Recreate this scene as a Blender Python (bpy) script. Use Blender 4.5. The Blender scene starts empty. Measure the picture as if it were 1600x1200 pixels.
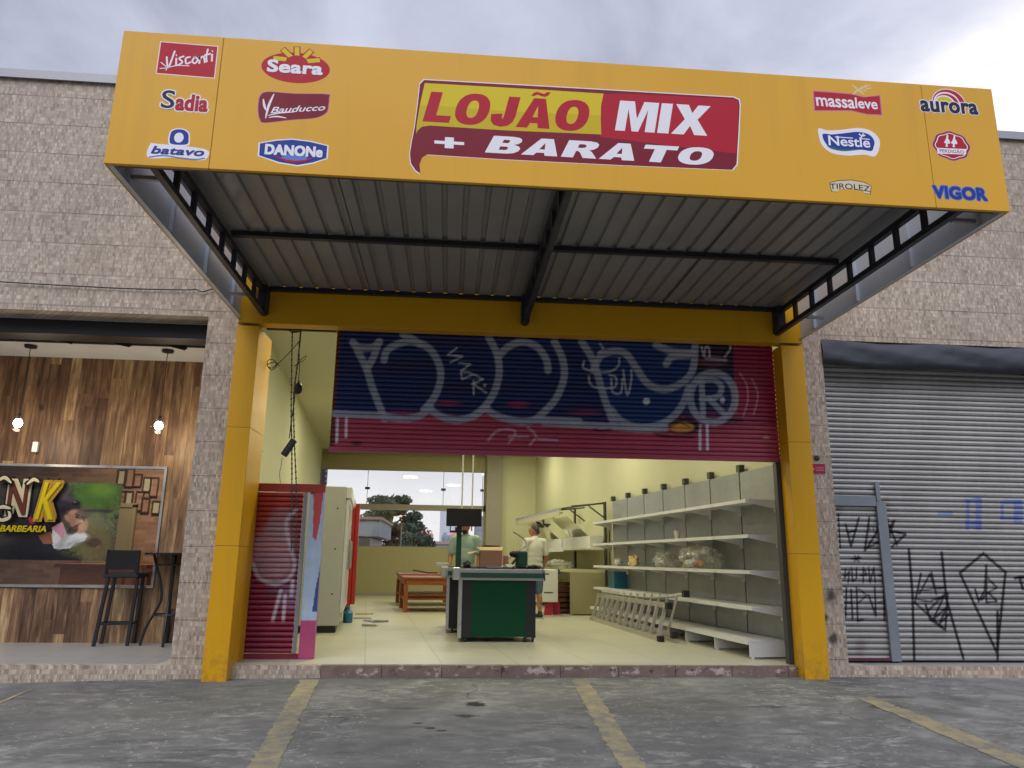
import bpy, math, random
import numpy as np
from mathutils import Vector, Matrix
random.seed(7); rng = np.random.default_rng(7)
SC = bpy.context.scene
COL = SC.collection
R = math.radians

# ------------------------------------------------------------------ camera
FPX = 1162.28
YAW, PITCH, ROLL = 0.0825, 0.2316, 0.0130
CAM = np.array([0.0, -8.246, 1.08])
def basis():
    cy, sy = math.cos(YAW), math.sin(YAW); cp, sp = math.cos(PITCH), math.sin(PITCH); cr, sr = math.cos(ROLL), math.sin(ROLL)
    f0 = np.array([sy, cy, 0]); r0 = np.array([cy, -sy, 0]); u0 = np.array([0, 0, 1.])
    F = f0*cp + u0*sp; u = u0*cp - f0*sp
    return r0*cr + u*sr, u*cr - r0*sr, F
BR, BU, BF = basis()
cd = bpy.data.cameras.new('camera'); cam = bpy.data.objects.new('camera', cd); COL.objects.link(cam)
cd.sensor_width = 36; cd.lens = FPX/1600*36; cd.clip_start = 0.05; cd.clip_end = 2000
cam.matrix_world = Matrix(((BR[0], BU[0], -BF[0], CAM[0]), (BR[1], BU[1], -BF[1], CAM[1]), (BR[2], BU[2], -BF[2], CAM[2]), (0, 0, 0, 1)))
SC.camera = cam
# measured positions on known planes of the place (pixel of the photo -> metres)
def ray(x, y): return BF + BR*((x-800)/FPX) + BU*((600-y)/FPX)
def onY(x, y, Y): D = ray(x, y); return CAM + D*((Y-CAM[1])/D[1])
def onZ(x, y, Z): D = ray(x, y); return CAM + D*((Z-CAM[2])/D[2])
def proj(P):
    q = np.asarray(P, float) - CAM; z = q@BF
    return np.stack([800+FPX*(q@BR)/z, 600-FPX*(q@BU)/z], -1)

# ------------------------------------------------------------------ world, sun, exposure
LEDW = 23.0
SUN_EL, SUN_AZ = R(48), R(200)
w = bpy.data.worlds.new('World'); SC.world = w; w.use_nodes = True
def build_world():
    nt = w.node_tree; nt.nodes.clear(); N = nt.nodes.new; L = nt.links.new
    out = N('ShaderNodeOutputWorld'); mix = N('ShaderNodeMixShader'); bg1 = N('ShaderNodeBackground'); bg2 = N('ShaderNodeBackground')
    sky = N('ShaderNodeTexSky'); sky.sky_type = 'NISHITA'; sky.sun_disc = False; sky.sun_elevation = SUN_EL; sky.sun_rotation = SUN_AZ
    L(sky.outputs[0], bg1.inputs[0]); bg1.inputs[1].default_value = 0.06
    tc = N('ShaderNodeTexCoord'); sep = N('ShaderNodeSeparateXYZ'); L(tc.outputs['Generated'], sep.inputs[0])
    def m(op, a, b=None, c=None, clamp=False):
        n = N('ShaderNodeMath'); n.operation = op; n.use_clamp = clamp
        for i, v in enumerate((a, b, c)):
            if v is None: continue
            if isinstance(v, (int, float)): n.inputs[i].default_value = v
            else: L(v, n.inputs[i])
        return n.outputs[0]
    X, Y, Z = sep.outputs
    zz = m('ADD', m('MAXIMUM', Z, 0.0), 0.22)
    cv = N('ShaderNodeCombineXYZ'); L(m('DIVIDE', X, zz), cv.inputs[0]); L(m('DIVIDE', Y, zz), cv.inputs[1])
    n1 = N('ShaderNodeTexNoise'); n1.inputs['Scale'].default_value = 1.9; n1.inputs['Detail'].default_value = 8; n1.inputs['Roughness'].default_value = 0.55; n1.inputs['Distortion'].default_value = 0.35
    L(cv.outputs[0], n1.inputs['Vector'])
    # a brighter opening in the cloud to the right of the shop
    bright = m('MULTIPLY', m('MULTIPLY_ADD', X, 1.9, -0.42, clamp=True), m('MULTIPLY_ADD', Y, 2.0, -0.4, clamp=True))
    f = m('ADD', n1.outputs[0], m('MULTIPLY', bright, 0.60))
    ramp = N('ShaderNodeValToRGB'); L(f, ramp.inputs[0])
    cr = ramp.color_ramp; cr.elements[0].position = 0.34; cr.elements[0].color = (0.26, 0.275, 0.35, 1)
    cr.elements[1].position = 0.90; cr.elements[1].color = (0.95, 0.90, 0.92, 1)
    e = cr.elements.new(0.58); e.color = (0.46, 0.48, 0.58, 1)
    e = cr.elements.new(0.72); e.color = (0.62, 0.62, 0.70, 1)
    # the sky behind the photographer is the bright one; low down, the street opposite dims it
    back = m('MULTIPLY', m('MULTIPLY_ADD', Y, -1.6, -0.05, clamp=True), m('MULTIPLY_ADD', Z, 2.4, -0.35, clamp=True))
    s = m('MULTIPLY_ADD', back, 2.6, 1.0)
    low = m('MULTIPLY_ADD', m('MULTIPLY', m('MULTIPLY_ADD', Y, -4.0, 0.0, clamp=True), m('MULTIPLY_ADD', Z, -3.0, 1.15, clamp=True)), -0.92, 1.0)
    hz = N('ShaderNodeMix'); hz.data_type = 'RGBA'; hz.inputs[7].default_value = (0.74, 0.70, 0.74, 1)
    L(m('MULTIPLY', m('MULTIPLY_ADD', Z, -4.5, 1.25, clamp=True), m('MULTIPLY_ADD', Y, 3.0, 0.0, clamp=True)), hz.inputs[0]); L(ramp.outputs[0], hz.inputs[6])
    L(hz.outputs[2], bg2.inputs[0]); L(m('MULTIPLY', s, low), bg2.inputs[1])
    mix.inputs[0].default_value = 0.88
    L(bg1.outputs[0], mix.inputs[1]); L(bg2.outputs[0], mix.inputs[2]); L(mix.outputs[0], out.inputs[0])
build_world()
sd = bpy.data.lights.new('sun', 'SUN'); sd.energy = 0.6; sd.angle = R(40); sd.color = (1, 0.95, 0.9)
sun = bpy.data.objects.new('sun', sd); COL.objects.link(sun)
sdir = Vector((math.sin(SUN_AZ)*math.cos(SUN_EL), math.cos(SUN_AZ)*math.cos(SUN_EL), math.sin(SUN_EL)))
sun.rotation_euler = sdir.to_track_quat('Z', 'Y').to_euler()
SC.view_settings.view_transform = 'Standard'; SC.view_settings.look = 'None'; SC.view_settings.gamma = 1; SC.view_settings.exposure = 0.6

# ------------------------------------------------------------------ materials
def lin(c): return tuple(((v/255)/12.92 if v/255 <= 0.04045 else ((v/255+0.055)/1.055)**2.4) for v in c)
class NT:
    def __init__(s, name):
        s.mat = bpy.data.materials.new(name); s.mat.use_nodes = True; s.t = s.mat.node_tree
        s.b = s.t.nodes['Principled BSDF']; s.out = s.t.nodes['Material Output']
    def n(s, typ, **kw):
        x = s.t.nodes.new(typ)
        for k, v in kw.items():
            if k in x.inputs.keys(): s.set(x.inputs[k], v)
            else: setattr(x, k, v)
        return x
    def set(s, inp, v):
        if hasattr(v, 'links') or isinstance(v, bpy.types.NodeSocket): s.t.links.new(v, inp)
        elif isinstance(v, (tuple, list)) and len(v) == 3 and inp.type == 'RGBA': inp.default_value = (*v, 1)
        else: inp.default_value = v
    def m(s, op, a, b=None, c=None, clamp=False):
        x = s.t.nodes.new('ShaderNodeMath'); x.operation = op; x.use_clamp = clamp
        for i, v in enumerate((a, b, c)):
            if v is not None: s.set(x.inputs[i], v)
        return x.outputs[0]
    def mix(s, f, a, b, mode='MIX'):
        x = s.t.nodes.new('ShaderNodeMix'); x.data_type = 'RGBA'; x.blend_type = mode
        s.set(x.inputs[0], f); s.set(x.inputs[6], a); s.set(x.inputs[7], b); return x.outputs[2]
    def pos(s): return s.n('ShaderNodeNewGeometry').outputs['Position']
    def obj(s): return s.n('ShaderNodeTexCoord').outputs['Object']
    def noise(s, vec, scale, detail=4, rough=0.55, dist=0.0):
        return s.n('ShaderNodeTexNoise', Vector=vec, Scale=scale, Detail=detail, Roughness=rough, Distortion=dist).outputs[0]
    def scale(s, vec, v):
        x = s.n('ShaderNodeMapping'); s.set(x.inputs[0], vec); x.inputs[3].default_value = v; return x.outputs[0]
    def ramp(s, f, stops):
        x = s.n('ShaderNodeValToRGB'); s.set(x.inputs[0], f); cr = x.color_ramp
        while len(cr.elements) < len(stops): cr.elements.new(0.5)
        for e, (p, c) in zip(cr.elements, stops): e.position = p; e.color = (*c, 1) if len(c) == 3 else c
        return x.outputs[0]
    def bump(s, h, strength=0.3, dist=0.01):
        x = s.n('ShaderNodeBump', Strength=strength, Distance=dist, Height=h); s.set(s.b.inputs['Normal'], x.outputs[0])
    def fin(s, color=None, rough=None, metal=None, spec=None):
        if color is not None: s.set(s.b.inputs['Base Color'], color)
        if rough is not None: s.set(s.b.inputs['Roughness'], rough)
        if metal is not None: s.set(s.b.inputs['Metallic'], metal)
        if spec is not None: s.set(s.b.inputs['Specular IOR Level'], spec)
        return s.mat
def plain(name, c, rough=0.5, metal=0.0, var=0.12, vs=3.0, spec=0.5, bump=0.0):
    """one colour with slight uneven wear"""
    t = NT(name); p = t.obj()
    a = t.noise(p, vs, 5); b = t.noise(p, vs*9, 3)
    f = t.m('ADD', t.m('MULTIPLY', a, 0.7), t.m('MULTIPLY', b, 0.3))
    colr = t.mix(f, tuple(v*(1-var*1.6) for v in c), tuple(min(1, v*(1+var*1.6)) for v in c))
    if bump: t.bump(b, bump, 0.004)
    return t.fin(colr, t.m('MULTIPLY_ADD', a, 0.25, rough-0.12, clamp=True), metal, spec)
def emit(name, c, s):
    t = NT(name); t.set(t.b.inputs['Emission Color'], c); t.set(t.b.inputs['Emission Strength'], s); return t.fin(c, 0.4)
def glass(name, tint=(0.96, 0.98, 0.97), refl=0.02):
    t = NT(name); tr = t.n('ShaderNodeBsdfTransparent', Color=tint); gl = t.n('ShaderNodeBsdfGlossy', Roughness=0.02)
    fr = t.n('ShaderNodeFresnel', IOR=1.5); mx = t.n('ShaderNodeMixShader')
    t.set(mx.inputs[0], t.m('ADD', fr.outputs[0], refl, clamp=True)); t.set(mx.inputs[1], tr.outputs[0]); t.set(mx.inputs[2], gl.outputs[0])
    t.set(t.out.inputs[0], mx.outputs[0]); return t.mat
def painted(name, rough=0.5, metal=0.0, dirt=0.35):
    t = NT(name); a = t.n('ShaderNodeAttribute', attribute_name='paint').outputs['Color']; p = t.pos()
    n = t.noise(t.scale(p, (2, 2, 5)), 1.6, 6, 0.6); n2 = t.noise(t.scale(p, (9, 9, 1.2)), 2.0, 4)
    d = t.m('MULTIPLY_ADD', t.m('ADD', t.m('MULTIPLY', n, .6), t.m('MULTIPLY', n2, .4)), dirt*2, 1-dirt)
    cc = t.n('ShaderNodeCombineColor'); [t.set(cc.inputs[i], d) for i in range(3)]
    return t.fin(t.mix(1.0, a, cc.outputs[0], 'MULTIPLY'), t.m('MULTIPLY_ADD', n, 0.3, rough-0.15), metal)

def mosaic(name):
    t = NT(name); p = t.pos(); sx = t.n('ShaderNodeSeparateXYZ', Vector=p)
    u = t.m('ADD', sx.outputs[0], sx.outputs[1]); v = sx.outputs[2]
    wob = t.noise(p, 7, 3)
    cv = t.n('ShaderNodeCombineXYZ', X=u, Y=v).outputs[0]
    def brick(bw, rh, off):
        b = t.n('ShaderNodeTexBrick', Vector=cv, Color1=(0, 0, 0), Color2=(1, 1, 1), Mortar=(0.35, 0.35, 0.35), Scale=1.0)
        b.inputs['Mortar Size'].default_value = 0.0016; b.inputs['Brick Width'].default_value = bw; b.inputs['Row Height'].default_value = rh; b.inputs['Bias'].default_value = 0.0
        b.offset = off; b.squash = 0.6; b.squash_frequency = 3
        return b
    b1 = brick(0.024, 0.046, 0.37); b2 = brick(0.052, 0.092, 0.5)
    s1 = t.n('ShaderNodeSeparateColor', Color=b1.outputs[0]).outputs[0]; s2 = t.n('ShaderNodeSeparateColor', Color=b2.outputs[0]).outputs[0]
    f = t.m('ADD', t.m('ADD', t.m('MULTIPLY', s1, 0.42), t.m('MULTIPLY', s2, 0.18)), t.m('MULTIPLY', t.noise(p, 16, 4), 0.40))
    c = t.ramp(f, [(0.12, lin((120, 104, 93))), (0.36, lin((160, 145, 127))), (0.6, lin((186, 171, 151))), (0.88, lin((220, 208, 188)))])
    # tone shifts and soft dirt
    g = t.noise(p, 0.5, 5, 0.6); c = t.mix(t.ramp(g, [(0.42, (0, 0, 0)), (0.72, (0.32,)*3)]), c, lin((118, 98, 84)))
    st = t.noise(t.scale(p, (3.5, 3.5, .22)), 1.2, 5, 0.65); c = t.mix(t.ramp(st, [(0.56, (0, 0, 0)), (0.78, (0.34,)*3)]), c, lin((92, 84, 78)))
    # dark course joints
    md = t.m('FRACT', t.m('DIVIDE', t.m('ADD', t.m('ADD', v, 7.34), t.m('MULTIPLY', wob, 0.006)), 0.37))
    j = t.m('LESS_THAN', md, 0.026)
    gap = t.noise(t.scale(p, (.8, .8, .1)), 1.7, 2)
    c = t.mix(t.m('MULTIPLY', j, t.m('MULTIPLY_ADD', gap, 1.3, -0.25, clamp=True)), c, lin((70, 60, 54)))
    for (X, Z, rx, rz_) in ((4.27, .72, .09, .10), (4.26, .28, .08, .09), (4.18, .50, .05, .06)):   # soot marks on the right pier
        dx = t.m('DIVIDE', t.m('SUBTRACT', sx.outputs[0], X), rx); dz = t.m('DIVIDE', t.m('SUBTRACT', v, Z), rz_)
        d = t.m('ADD', t.m('SQRT', t.m('ADD', t.m('MULTIPLY', dx, dx), t.m('MULTIPLY', dz, dz))), t.m('MULTIPLY_ADD', t.noise(p, 12, 4), 1.4, -.7))
        c = t.mix(t.ramp(d, [(.35, (.85,)*3), (1.0, (0, 0, 0))]), c, lin((34, 32, 32)))
    t.bump(t.m('SUBTRACT', f, t.m('MULTIPLY', j, 0.8)), 0.7, 0.016)
    return t.fin(c, t.m('MULTIPLY_ADD', s1, 0.3, 0.45), 0, 0.4)

def wood_planks(name):
    t = NT(name); p = t.pos(); sx = t.n('ShaderNodeSeparateXYZ', Vector=p); u, v = sx.outputs[0], sx.outputs[2]
    pw = 0.135; idx = t.m('FLOOR', t.m('DIVIDE', u, pw)); fr = t.m('FRACT', t.m('DIVIDE', u, pw))
    r1 = t.n('ShaderNodeTexWhiteNoise', noise_dimensions='1D', W=idx)
    # boards end at different heights
    vi = t.m('FLOOR', t.m('ADD', t.m('DIVIDE', v, 2.9), t.m('MULTIPLY', r1.outputs[0], 9.0)))
    r2 = t.n('ShaderNodeTexWhiteNoise', noise_dimensions='2D', Vector=t.n('ShaderNodeCombineXYZ', X=idx, Y=vi).outputs[0]).outputs[0]
    gv = t.n('ShaderNodeCombineXYZ', X=t.m('ADD', u, t.m('MULTIPLY', r2, 7)), Y=0.0, Z=t.m('MULTIPLY', v, 0.13)).outputs[0]
    g = t.noise(gv, 17, 7, 0.6, 0.4); g2 = t.noise(gv, 8, 4, 0.6, 1.2); kn = t.noise(t.n('ShaderNodeCombineXYZ', X=t.m('ADD', u, r2), Y=0.0, Z=t.m('MULTIPLY', v, 0.5)).outputs[0], 7, 2)
    f = t.m('ADD', t.m('ADD', t.m('MULTIPLY', g, 0.68), t.m('MULTIPLY', r2, 0.3)), t.m('MULTIPLY_ADD', g2, 0.5, -0.26))
    c = t.ramp(f, [(0.2, lin((56, 40, 31))), (0.40, lin((102, 75, 54))), (0.58, lin((148, 116, 82))), (0.78, lin((206, 180, 134)))])
    c = t.mix(t.ramp(kn, [(0.70, (0, 0, 0)), (0.76, (0.8,)*3)]), c, lin((46, 30, 20)))
    e = t.m('LESS_THAN', t.m('MINIMUM', fr, t.m('SUBTRACT', 1.0, fr)), 0.018)
    c = t.mix(t.m('MULTIPLY', e, .75), c, lin((30, 20, 14)))
    t.bump(t.m('SUBTRACT', g, t.m('MULTIPLY', e, 0.8)), 0.25, 0.005)
    return t.fin(c, 0.5, 0, 0.35)

def wood(name, c, dark=0.5, axis=(1, 1, 8)):
    t = NT(name); p = t.obj(); g = t.noise(t.scale(p, axis), 5, 6, 0.6, 0.8); g2 = t.noise(p, 2, 3)
    f = t.m('ADD', t.m('MULTIPLY', g, .75), t.m('MULTIPLY', g2, .25))
    t.bump(g, 0.12, 0.003)
    return t.fin(t.ramp(f, [(0.3, tuple(v*dark for v in c)), (0.7, tuple(min(1, v*1.25) for v in c))]), 0.42)

def asphalt(name):
    t = NT(name); p = t.pos()
    big = t.noise(p, 0.55, 5, 0.6, 0.6); mid = t.noise(t.scale(p, (1, 1.5, 1)), 2.6, 7, 0.68, 0.4); fine = t.noise(p, 55, 3, 0.6); grit = t.noise(p, 210, 2)
    c = t.ramp(t.m('ADD', t.m('MULTIPLY', big, .55), t.m('MULTIPLY', mid, .45)), [(0.32, lin((84, 84, 82))), (0.5, lin((108, 108, 104))), (0.66, lin((146, 144, 139)))])
    # worn pale scuffs, dark streaks
    w1 = t.noise(t.scale(p, (1, 1.8, 1)), 4.2, 9, 0.74, 0.9)
    pal = t.m('MULTIPLY', t.ramp(w1, [(0.51, (0, 0, 0)), (0.64, (1, 1, 1))]), t.ramp(t.noise(p, 0.8, 3), [(0.40, (0, 0, 0)), (0.60, (.85,)*3)]))
    c = t.mix(pal, c, lin((166, 163, 157)))
    spk = t.ramp(t.noise(p, 19, 5, 0.75), [(0.60, (0, 0, 0)), (0.66, (1, 1, 1))])
    c = t.mix(t.m('MULTIPLY', spk, t.ramp(t.noise(p, 1.3, 3), [(0.45, (0, 0, 0)), (0.6, (.8,)*3)])), c, lin((188, 185, 180)))
    dk = t.ramp(t.noise(t.scale(p, (.6, 2.6, 1)), 2.4, 7, .7), [(0.57, (0, 0, 0)), (0.72, (0.75,)*3)])
    c = t.mix(dk, c, lin((58, 58, 56)))
    # oil stains where cars park
    sx = t.n('ShaderNodeSeparateXYZ', Vector=p)
    wn = t.noise(p, 9, 4, .6)
    for (X, Y, rx, ry, a) in STAINS:
        dx = t.m('DIVIDE', t.m('SUBTRACT', sx.outputs[0], X), rx); dy = t.m('DIVIDE', t.m('SUBTRACT', sx.outputs[1], Y), ry)
        d = t.m('ADD', t.m('SQRT', t.m('ADD', t.m('MULTIPLY', dx, dx), t.m('MULTIPLY', dy, dy))), t.m('MULTIPLY_ADD', wn, 1.7, -0.85))
        c = t.mix(t.ramp(d, [(0.62, (a,)*3), (1.0, (0, 0, 0))]), c, lin((30, 30, 28)))
    # cracks
    vor = t.n('ShaderNodeTexVoronoi', feature='DISTANCE_TO_EDGE', Scale=0.42)
    vec = t.n('ShaderNodeVectorMath', operation='ADD'); t.set(vec.inputs[0], p)
    nv = t.n('ShaderNodeTexNoise', Vector=p, Scale=2.4, Detail=5.0); sc_ = t.n('ShaderNodeVectorMath', operation='SCALE'); t.set(sc_.inputs[0], nv.outputs[1]); sc_.inputs[3].default_value = 0.6
    t.set(vec.inputs[1], sc_.outputs[0]); t.set(vor.inputs['Vector'], vec.outputs[0])
    ck = t.m('MULTIPLY', t.m('LESS_THAN', vor.outputs[0], 0.004), t.ramp(t.noise(p, .7, 2), [(0.55, (0, 0, 0)), (0.63, (.6,)*3)]))
    c = t.mix(ck, c, lin((34, 33, 32)))
    t.bump(t.m('ADD', t.m('MULTIPLY', fine, 0.6), t.m('MULTIPLY', grit, 0.5)), 0.5, 0.006)
    return t.fin(c, t.m('MULTIPLY_ADD', mid, 0.2, 0.74), 0, 0.2)

def worn_paint(name, c, under):
    t = NT(name); p = t.pos(); n = t.noise(p, 7, 9, 0.75); n2 = t.noise(p, 1.1, 3)
    f = t.ramp(t.m('ADD', t.m('MULTIPLY', n, .7), t.m('MULTIPLY', n2, .3)), [(0.38, (1, 1, 1)), (0.58, (.08,)*3)])
    t.bump(t.noise(p, 60, 3), .4, .005)
    return t.fin(t.mix(f, under, t.mix(t.noise(p, 14, 4), tuple(v*.7 for v in c), c)), 0.75, 0, 0.3)

def floor_tiles(name, c, size, joint, skew=0.0):
    t = NT(name); p = t.pos(); mp = t.n('ShaderNodeMapping'); t.set(mp.inputs[0], p); mp.inputs[2].default_value = (0, 0, skew)
    b = t.n('ShaderNodeTexBrick', Vector=mp.outputs[0], Color1=c, Color2=tuple(v*.93 for v in c), Mortar=joint, Scale=1.0)
    b.offset = 0.0; b.inputs['Mortar Size'].default_value = 0.0035; b.inputs['Brick Width'].default_value = size; b.inputs['Row Height'].default_value = size
    n = t.noise(p, 1.2, 2, .5)
    cc = t.mix(t.ramp(n, [(0.5, (0, 0, 0)), (0.8, (0.22,)*3)]), b.outputs[0], tuple(v*.62 for v in c))
    return t.fin(cc, t.m('MULTIPLY_ADD', n, 0.12, 0.30), 0, 0.4)

def brickwall(name):
    t = NT(name); p = t.pos(); sx = t.n('ShaderNodeSeparateXYZ', Vector=p)
    cv = t.n('ShaderNodeCombineXYZ', X=t.m('ADD', sx.outputs[0], sx.outputs[1]), Y=sx.outputs[2]).outputs[0]
    b = t.n('ShaderNodeTexBrick', Vector=cv, Color1=lin((120, 86, 74)), Color2=lin((168, 132, 116)), Mortar=lin((140, 128, 118)), Scale=1.0)
    b.inputs['Mortar Size'].default_value = 0.006; b.inputs['Brick Width'].default_value = 0.2; b.inputs['Row Height'].default_value = 0.07
    return t.fin(t.mix(t.noise(p, 4, 5), b.outputs[0], lin((96, 72, 64))), 0.8)

_p = lambda x, y: onZ(x, y, -0.16)
STAINS = []
for (x, y, rx, ry, a) in [(743, 1098, .10, .10, .95), (728, 1112, .12, .06, .8), (655, 1121, .05, .03, .8), (672, 1127, .05, .03, .8), (690, 1130, .05, .03, .8), (565, 1176, .04, .03, .7), (1380, 1102, .2, .08, .5), (1395, 1090, .3, .07, .45), (700, 1065, .45, .05, .35)]:
    q = _p(x, y); STAINS.append((float(q[0]), float(q[1]), rx, ry, a))

M = {}
def mats():
    M['mosaic'] = mosaic('stone_mosaic'); M['planks'] = wood_planks('rustic_planks'); M['asphalt'] = asphalt('asphalt')
    M['line'] = worn_paint('worn_yellow_paint', lin((182, 167, 122)), lin((112, 110, 105)))
    t = NT('yellow_panel'); p = t.pos(); a = t.noise(p, .8, 3); st = t.noise(t.scale(p, (4, 4, .25)), 1.6, 6, .65); sp = t.noise(p, 40, 3, .7)
    c = t.mix(a, (0.60, 0.303, 0.005), (0.69, 0.36, 0.008)); c = t.mix(t.ramp(st, [(0.52, (0, 0, 0)), (0.78, (.22,)*3)]), c, (0.34, 0.19, 0.03))
    # scuffs and grime near the ground
    zz = t.n('ShaderNodeSeparateXYZ', Vector=p).outputs[2]; gr = t.m('MULTIPLY', t.m('MULTIPLY_ADD', zz, -2.2, .75, clamp=True), t.ramp(t.noise(p, 11, 6, .7), [(0.45, (0, 0, 0)), (0.62, (1, 1, 1))]))
    c = t.mix(t.m('MULTIPLY', gr, .55), c, (0.20, 0.13, 0.05)); t.bump(t.noise(p, 1.4, 2), .22, .03)
    M['yellow'] = t.fin(c, t.m('MULTIPLY_ADD', sp, .2, .28), 0, .3)
    M['joint'] = plain('panel_joint', (0.16, 0.09, 0.01), 0.6)
    M['alu'] = plain('raw_aluminium', (0.50, 0.53, 0.58), 0.42, 0.2, 0.12, 1.2)
    M['steel'] = plain('dark_painted_steel', (0.018, 0.02, 0.028), 0.45, 0.2, 0.25)
    M['sheet'] = plain('roof_sheet', (0.25, 0.25, 0.255), 0.42, 0.3, 0.2, 1.4)
    M['black'] = plain('black_plastic', (0.012, 0.012, 0.014), 0.4)
    M['tarp'] = plain('black_tarp', (0.022, 0.024, 0.032), 0.42, 0, .4, 5, bump=.2)
    M['rubber'] = plain('rubber', (0.02, 0.02, 0.02), 0.8)
    M['cream'] = plain('cream_wall_paint', (0.56, 0.55, 0.37), 0.75, 0, 0.05, 0.6)
    M['ceil'] = plain('ceiling_paint', (0.58, 0.57, 0.40), 0.8, 0, 0.05, 0.6)
    M['tan'] = plain('shaded_cream_paint', (0.36, 0.32, 0.18), 0.75, 0, 0.08, .8)  # cream paint darkened, with the shade put into the colour
    M['greywall'] = plain('grey_render', (0.30, 0.28, 0.24), 0.8, 0, .1)
    M['ftile'] = floor_tiles('shop_floor_tile', (0.56, 0.54, 0.42), 0.80, (0.25, 0.24, 0.19), -0.1033)
    M['ptile'] = floor_tiles('porch_floor_tile', (0.36, 0.35, 0.33), 0.62, (0.17, 0.165, 0.155), 0.0)
    t = NT('worn_step_render'); p = t.pos(); sx = t.n('ShaderNodeSeparateXYZ', Vector=p); n = t.noise(p, 3.2, 6, .65); n2 = t.noise(t.scale(p, (1, 1, 1.6)), 5.5, 7, .7)
    c = t.mix(n, lin((98, 80, 72)), lin((150, 128, 116))); c = t.mix(t.ramp(n2, [(0.56, (0, 0, 0)), (0.61, (.9,)*3)]), c, lin((186, 174, 160)))
    c = t.mix(t.ramp(t.noise(p, 9, 5, .7), [(0.60, (0, 0, 0)), (0.68, (.8,)*3)]), c, lin((60, 50, 46)))
    c = t.mix(t.m('MULTIPLY', t.m('LESS_THAN', t.m('FRACT', t.m('DIVIDE', t.m('ADD', sx.outputs[0], t.m('MULTIPLY', n, .03)), .62)), .014), .8), c, lin((52, 42, 38)))
    t.bump(n2, .8, .01); M['kerb'] = t.fin(c, .8, 0, .3)
    M['paint'] = painted('painted_slats', 0.45); M['galv'] = painted('galvanised_slats', 0.42, 0.45, 0.3); M['vinyl'] = painted('printed_vinyl', 0.3, 0, 0.08)
    M['glass'] = glass('window_glass'); M['bglass'] = glass('shop_window_glass', (0.97, 0.98, 0.97), 0.0)
    M['white'] = plain('white_enamel', (0.72, 0.72, 0.70), 0.35, 0, .06)
    M['offwhite'] = plain('fridge_enamel', (0.46, 0.47, 0.43), 0.4, 0, .06, 1)
    M['panelgrey'] = plain('grey_back_panel', (0.29, 0.30, 0.29), 0.35, 0.2, .3, 1.6)
    M['post'] = plain('dark_upright', (0.055, 0.055, 0.052), 0.5, .2)
    M['red'] = plain('red_enamel', (0.40, 0.018, 0.02), 0.35); M['redp'] = plain('red_plastic', (0.45, 0.02, 0.045), 0.5)
    M['green'] = plain('green_laminate', (0.002, 0.062, 0.024), 0.5, 0, .06, 1, .2); M['dgreen'] = plain('dark_green', (0.006, 0.06, 0.035), 0.45)
    M['chrome'] = plain('brushed_metal', (0.55, 0.54, 0.5), 0.3, 0.9, .12, 6); M['greymetal'] = plain('grey_metal', (0.26, 0.26, 0.27), 0.4, .5, .2)
    M['lilac'] = plain('aluminium_rail', (0.36, 0.35, 0.38), 0.35, .4)
    M['ladder'] = plain('ladder_aluminium', (0.52, 0.50, 0.44), 0.4, .6, .15, 8)
    M['tablewood'] = wood('varnished_pine', lin((150, 84, 40)), .55); M['deskwood'] = wood('orange_wood', lin((150, 78, 30)), .6)
    M['crate'] = wood('crate_board', lin((112, 68, 46)), .5)
    M['card'] = plain('cardboard', lin((150, 110, 92)), 0.8, 0, .12, 6); M['cardlight'] = plain('cardboard_flap', lin((196, 172, 130)), 0.75, 0, .1)
    M['skin'] = plain('skin', lin((170, 116, 88)), 0.55, 0, .08, 12); M['hair'] = plain('dark_hair', (0.02, 0.018, 0.017), 0.7, 0, .3, 40)
    M['greyhair'] = plain('greying_hair', (0.07, 0.066, 0.066), 0.75, 0, .3, 40)
    M['shirtw'] = plain('white_cotton', (0.66, 0.66, 0.58), 0.85, 0, .05, 8, bump=.15); M['shirtg'] = plain('sage_cotton', (0.36, 0.48, 0.42), 0.85, 0, .06, 8, bump=.15)
    M['denim'] = plain('blue_denim', (0.10, 0.17, 0.26), 0.85, 0, .3, 22); M['dark'] = plain('dark_trouser', (0.03, 0.03, 0.035), .85)
    M['shoe'] = plain('black_shoe', (0.015, 0.015, 0.016), .6); M['sole'] = plain('white_sole', (.5, .5, .48), .6)
    t = NT('globe_glass'); tr = t.n('ShaderNodeBsdfTransparent'); gl = t.n('ShaderNodeBsdfGlossy', Roughness=.05); mx = t.n('ShaderNodeMixShader', Fac=.05); t.set(mx.inputs[1], tr.outputs[0]); t.set(mx.inputs[2], gl.outputs[0]); t.set(t.out.inputs[0], mx.outputs[0]); M['globe'] = t.mat; M['bulb'] = emit('lamp_bulb', (1, 0.86, 0.66), 25.0); M['led'] = emit('led_panel', (1.0, 0.96, 0.70), 9.0)
    M['blue'] = plain('blue_plastic', (0.02, 0.16, 0.28), .4); M['orange'] = plain('orange_label', lin((190, 120, 40)), .5); M['paper'] = plain('paper', (.5, .5, .46), .8)
    M['brick'] = brickwall('thin_brick'); M['framewood'] = wood('frame_wood', lin((60, 40, 30)), .6); M['doorcream'] = plain('cream_door', lin((120, 112, 94)), .6)
    t = NT('clear_film'); tr = t.n('ShaderNodeBsdfTransparent', Color=(.93, .93, .9)); p = t.obj(); n = t.noise(p, 5, 4, .6, 1.5)
    bs = t.fin((.75, .75, .7), .2); mx = t.n('ShaderNodeMixShader'); t.bump(n, .6, .03)
    t.set(mx.inputs[0], t.ramp(n, [(0.42, (.10,)*3), (0.66, (.55,)*3)])); t.set(mx.inputs[1], tr.outputs[0]); t.set(mx.inputs[2], t.b.outputs[0]); t.set(t.out.inputs[0], mx.outputs[0]); M['film'] = t.mat
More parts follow.
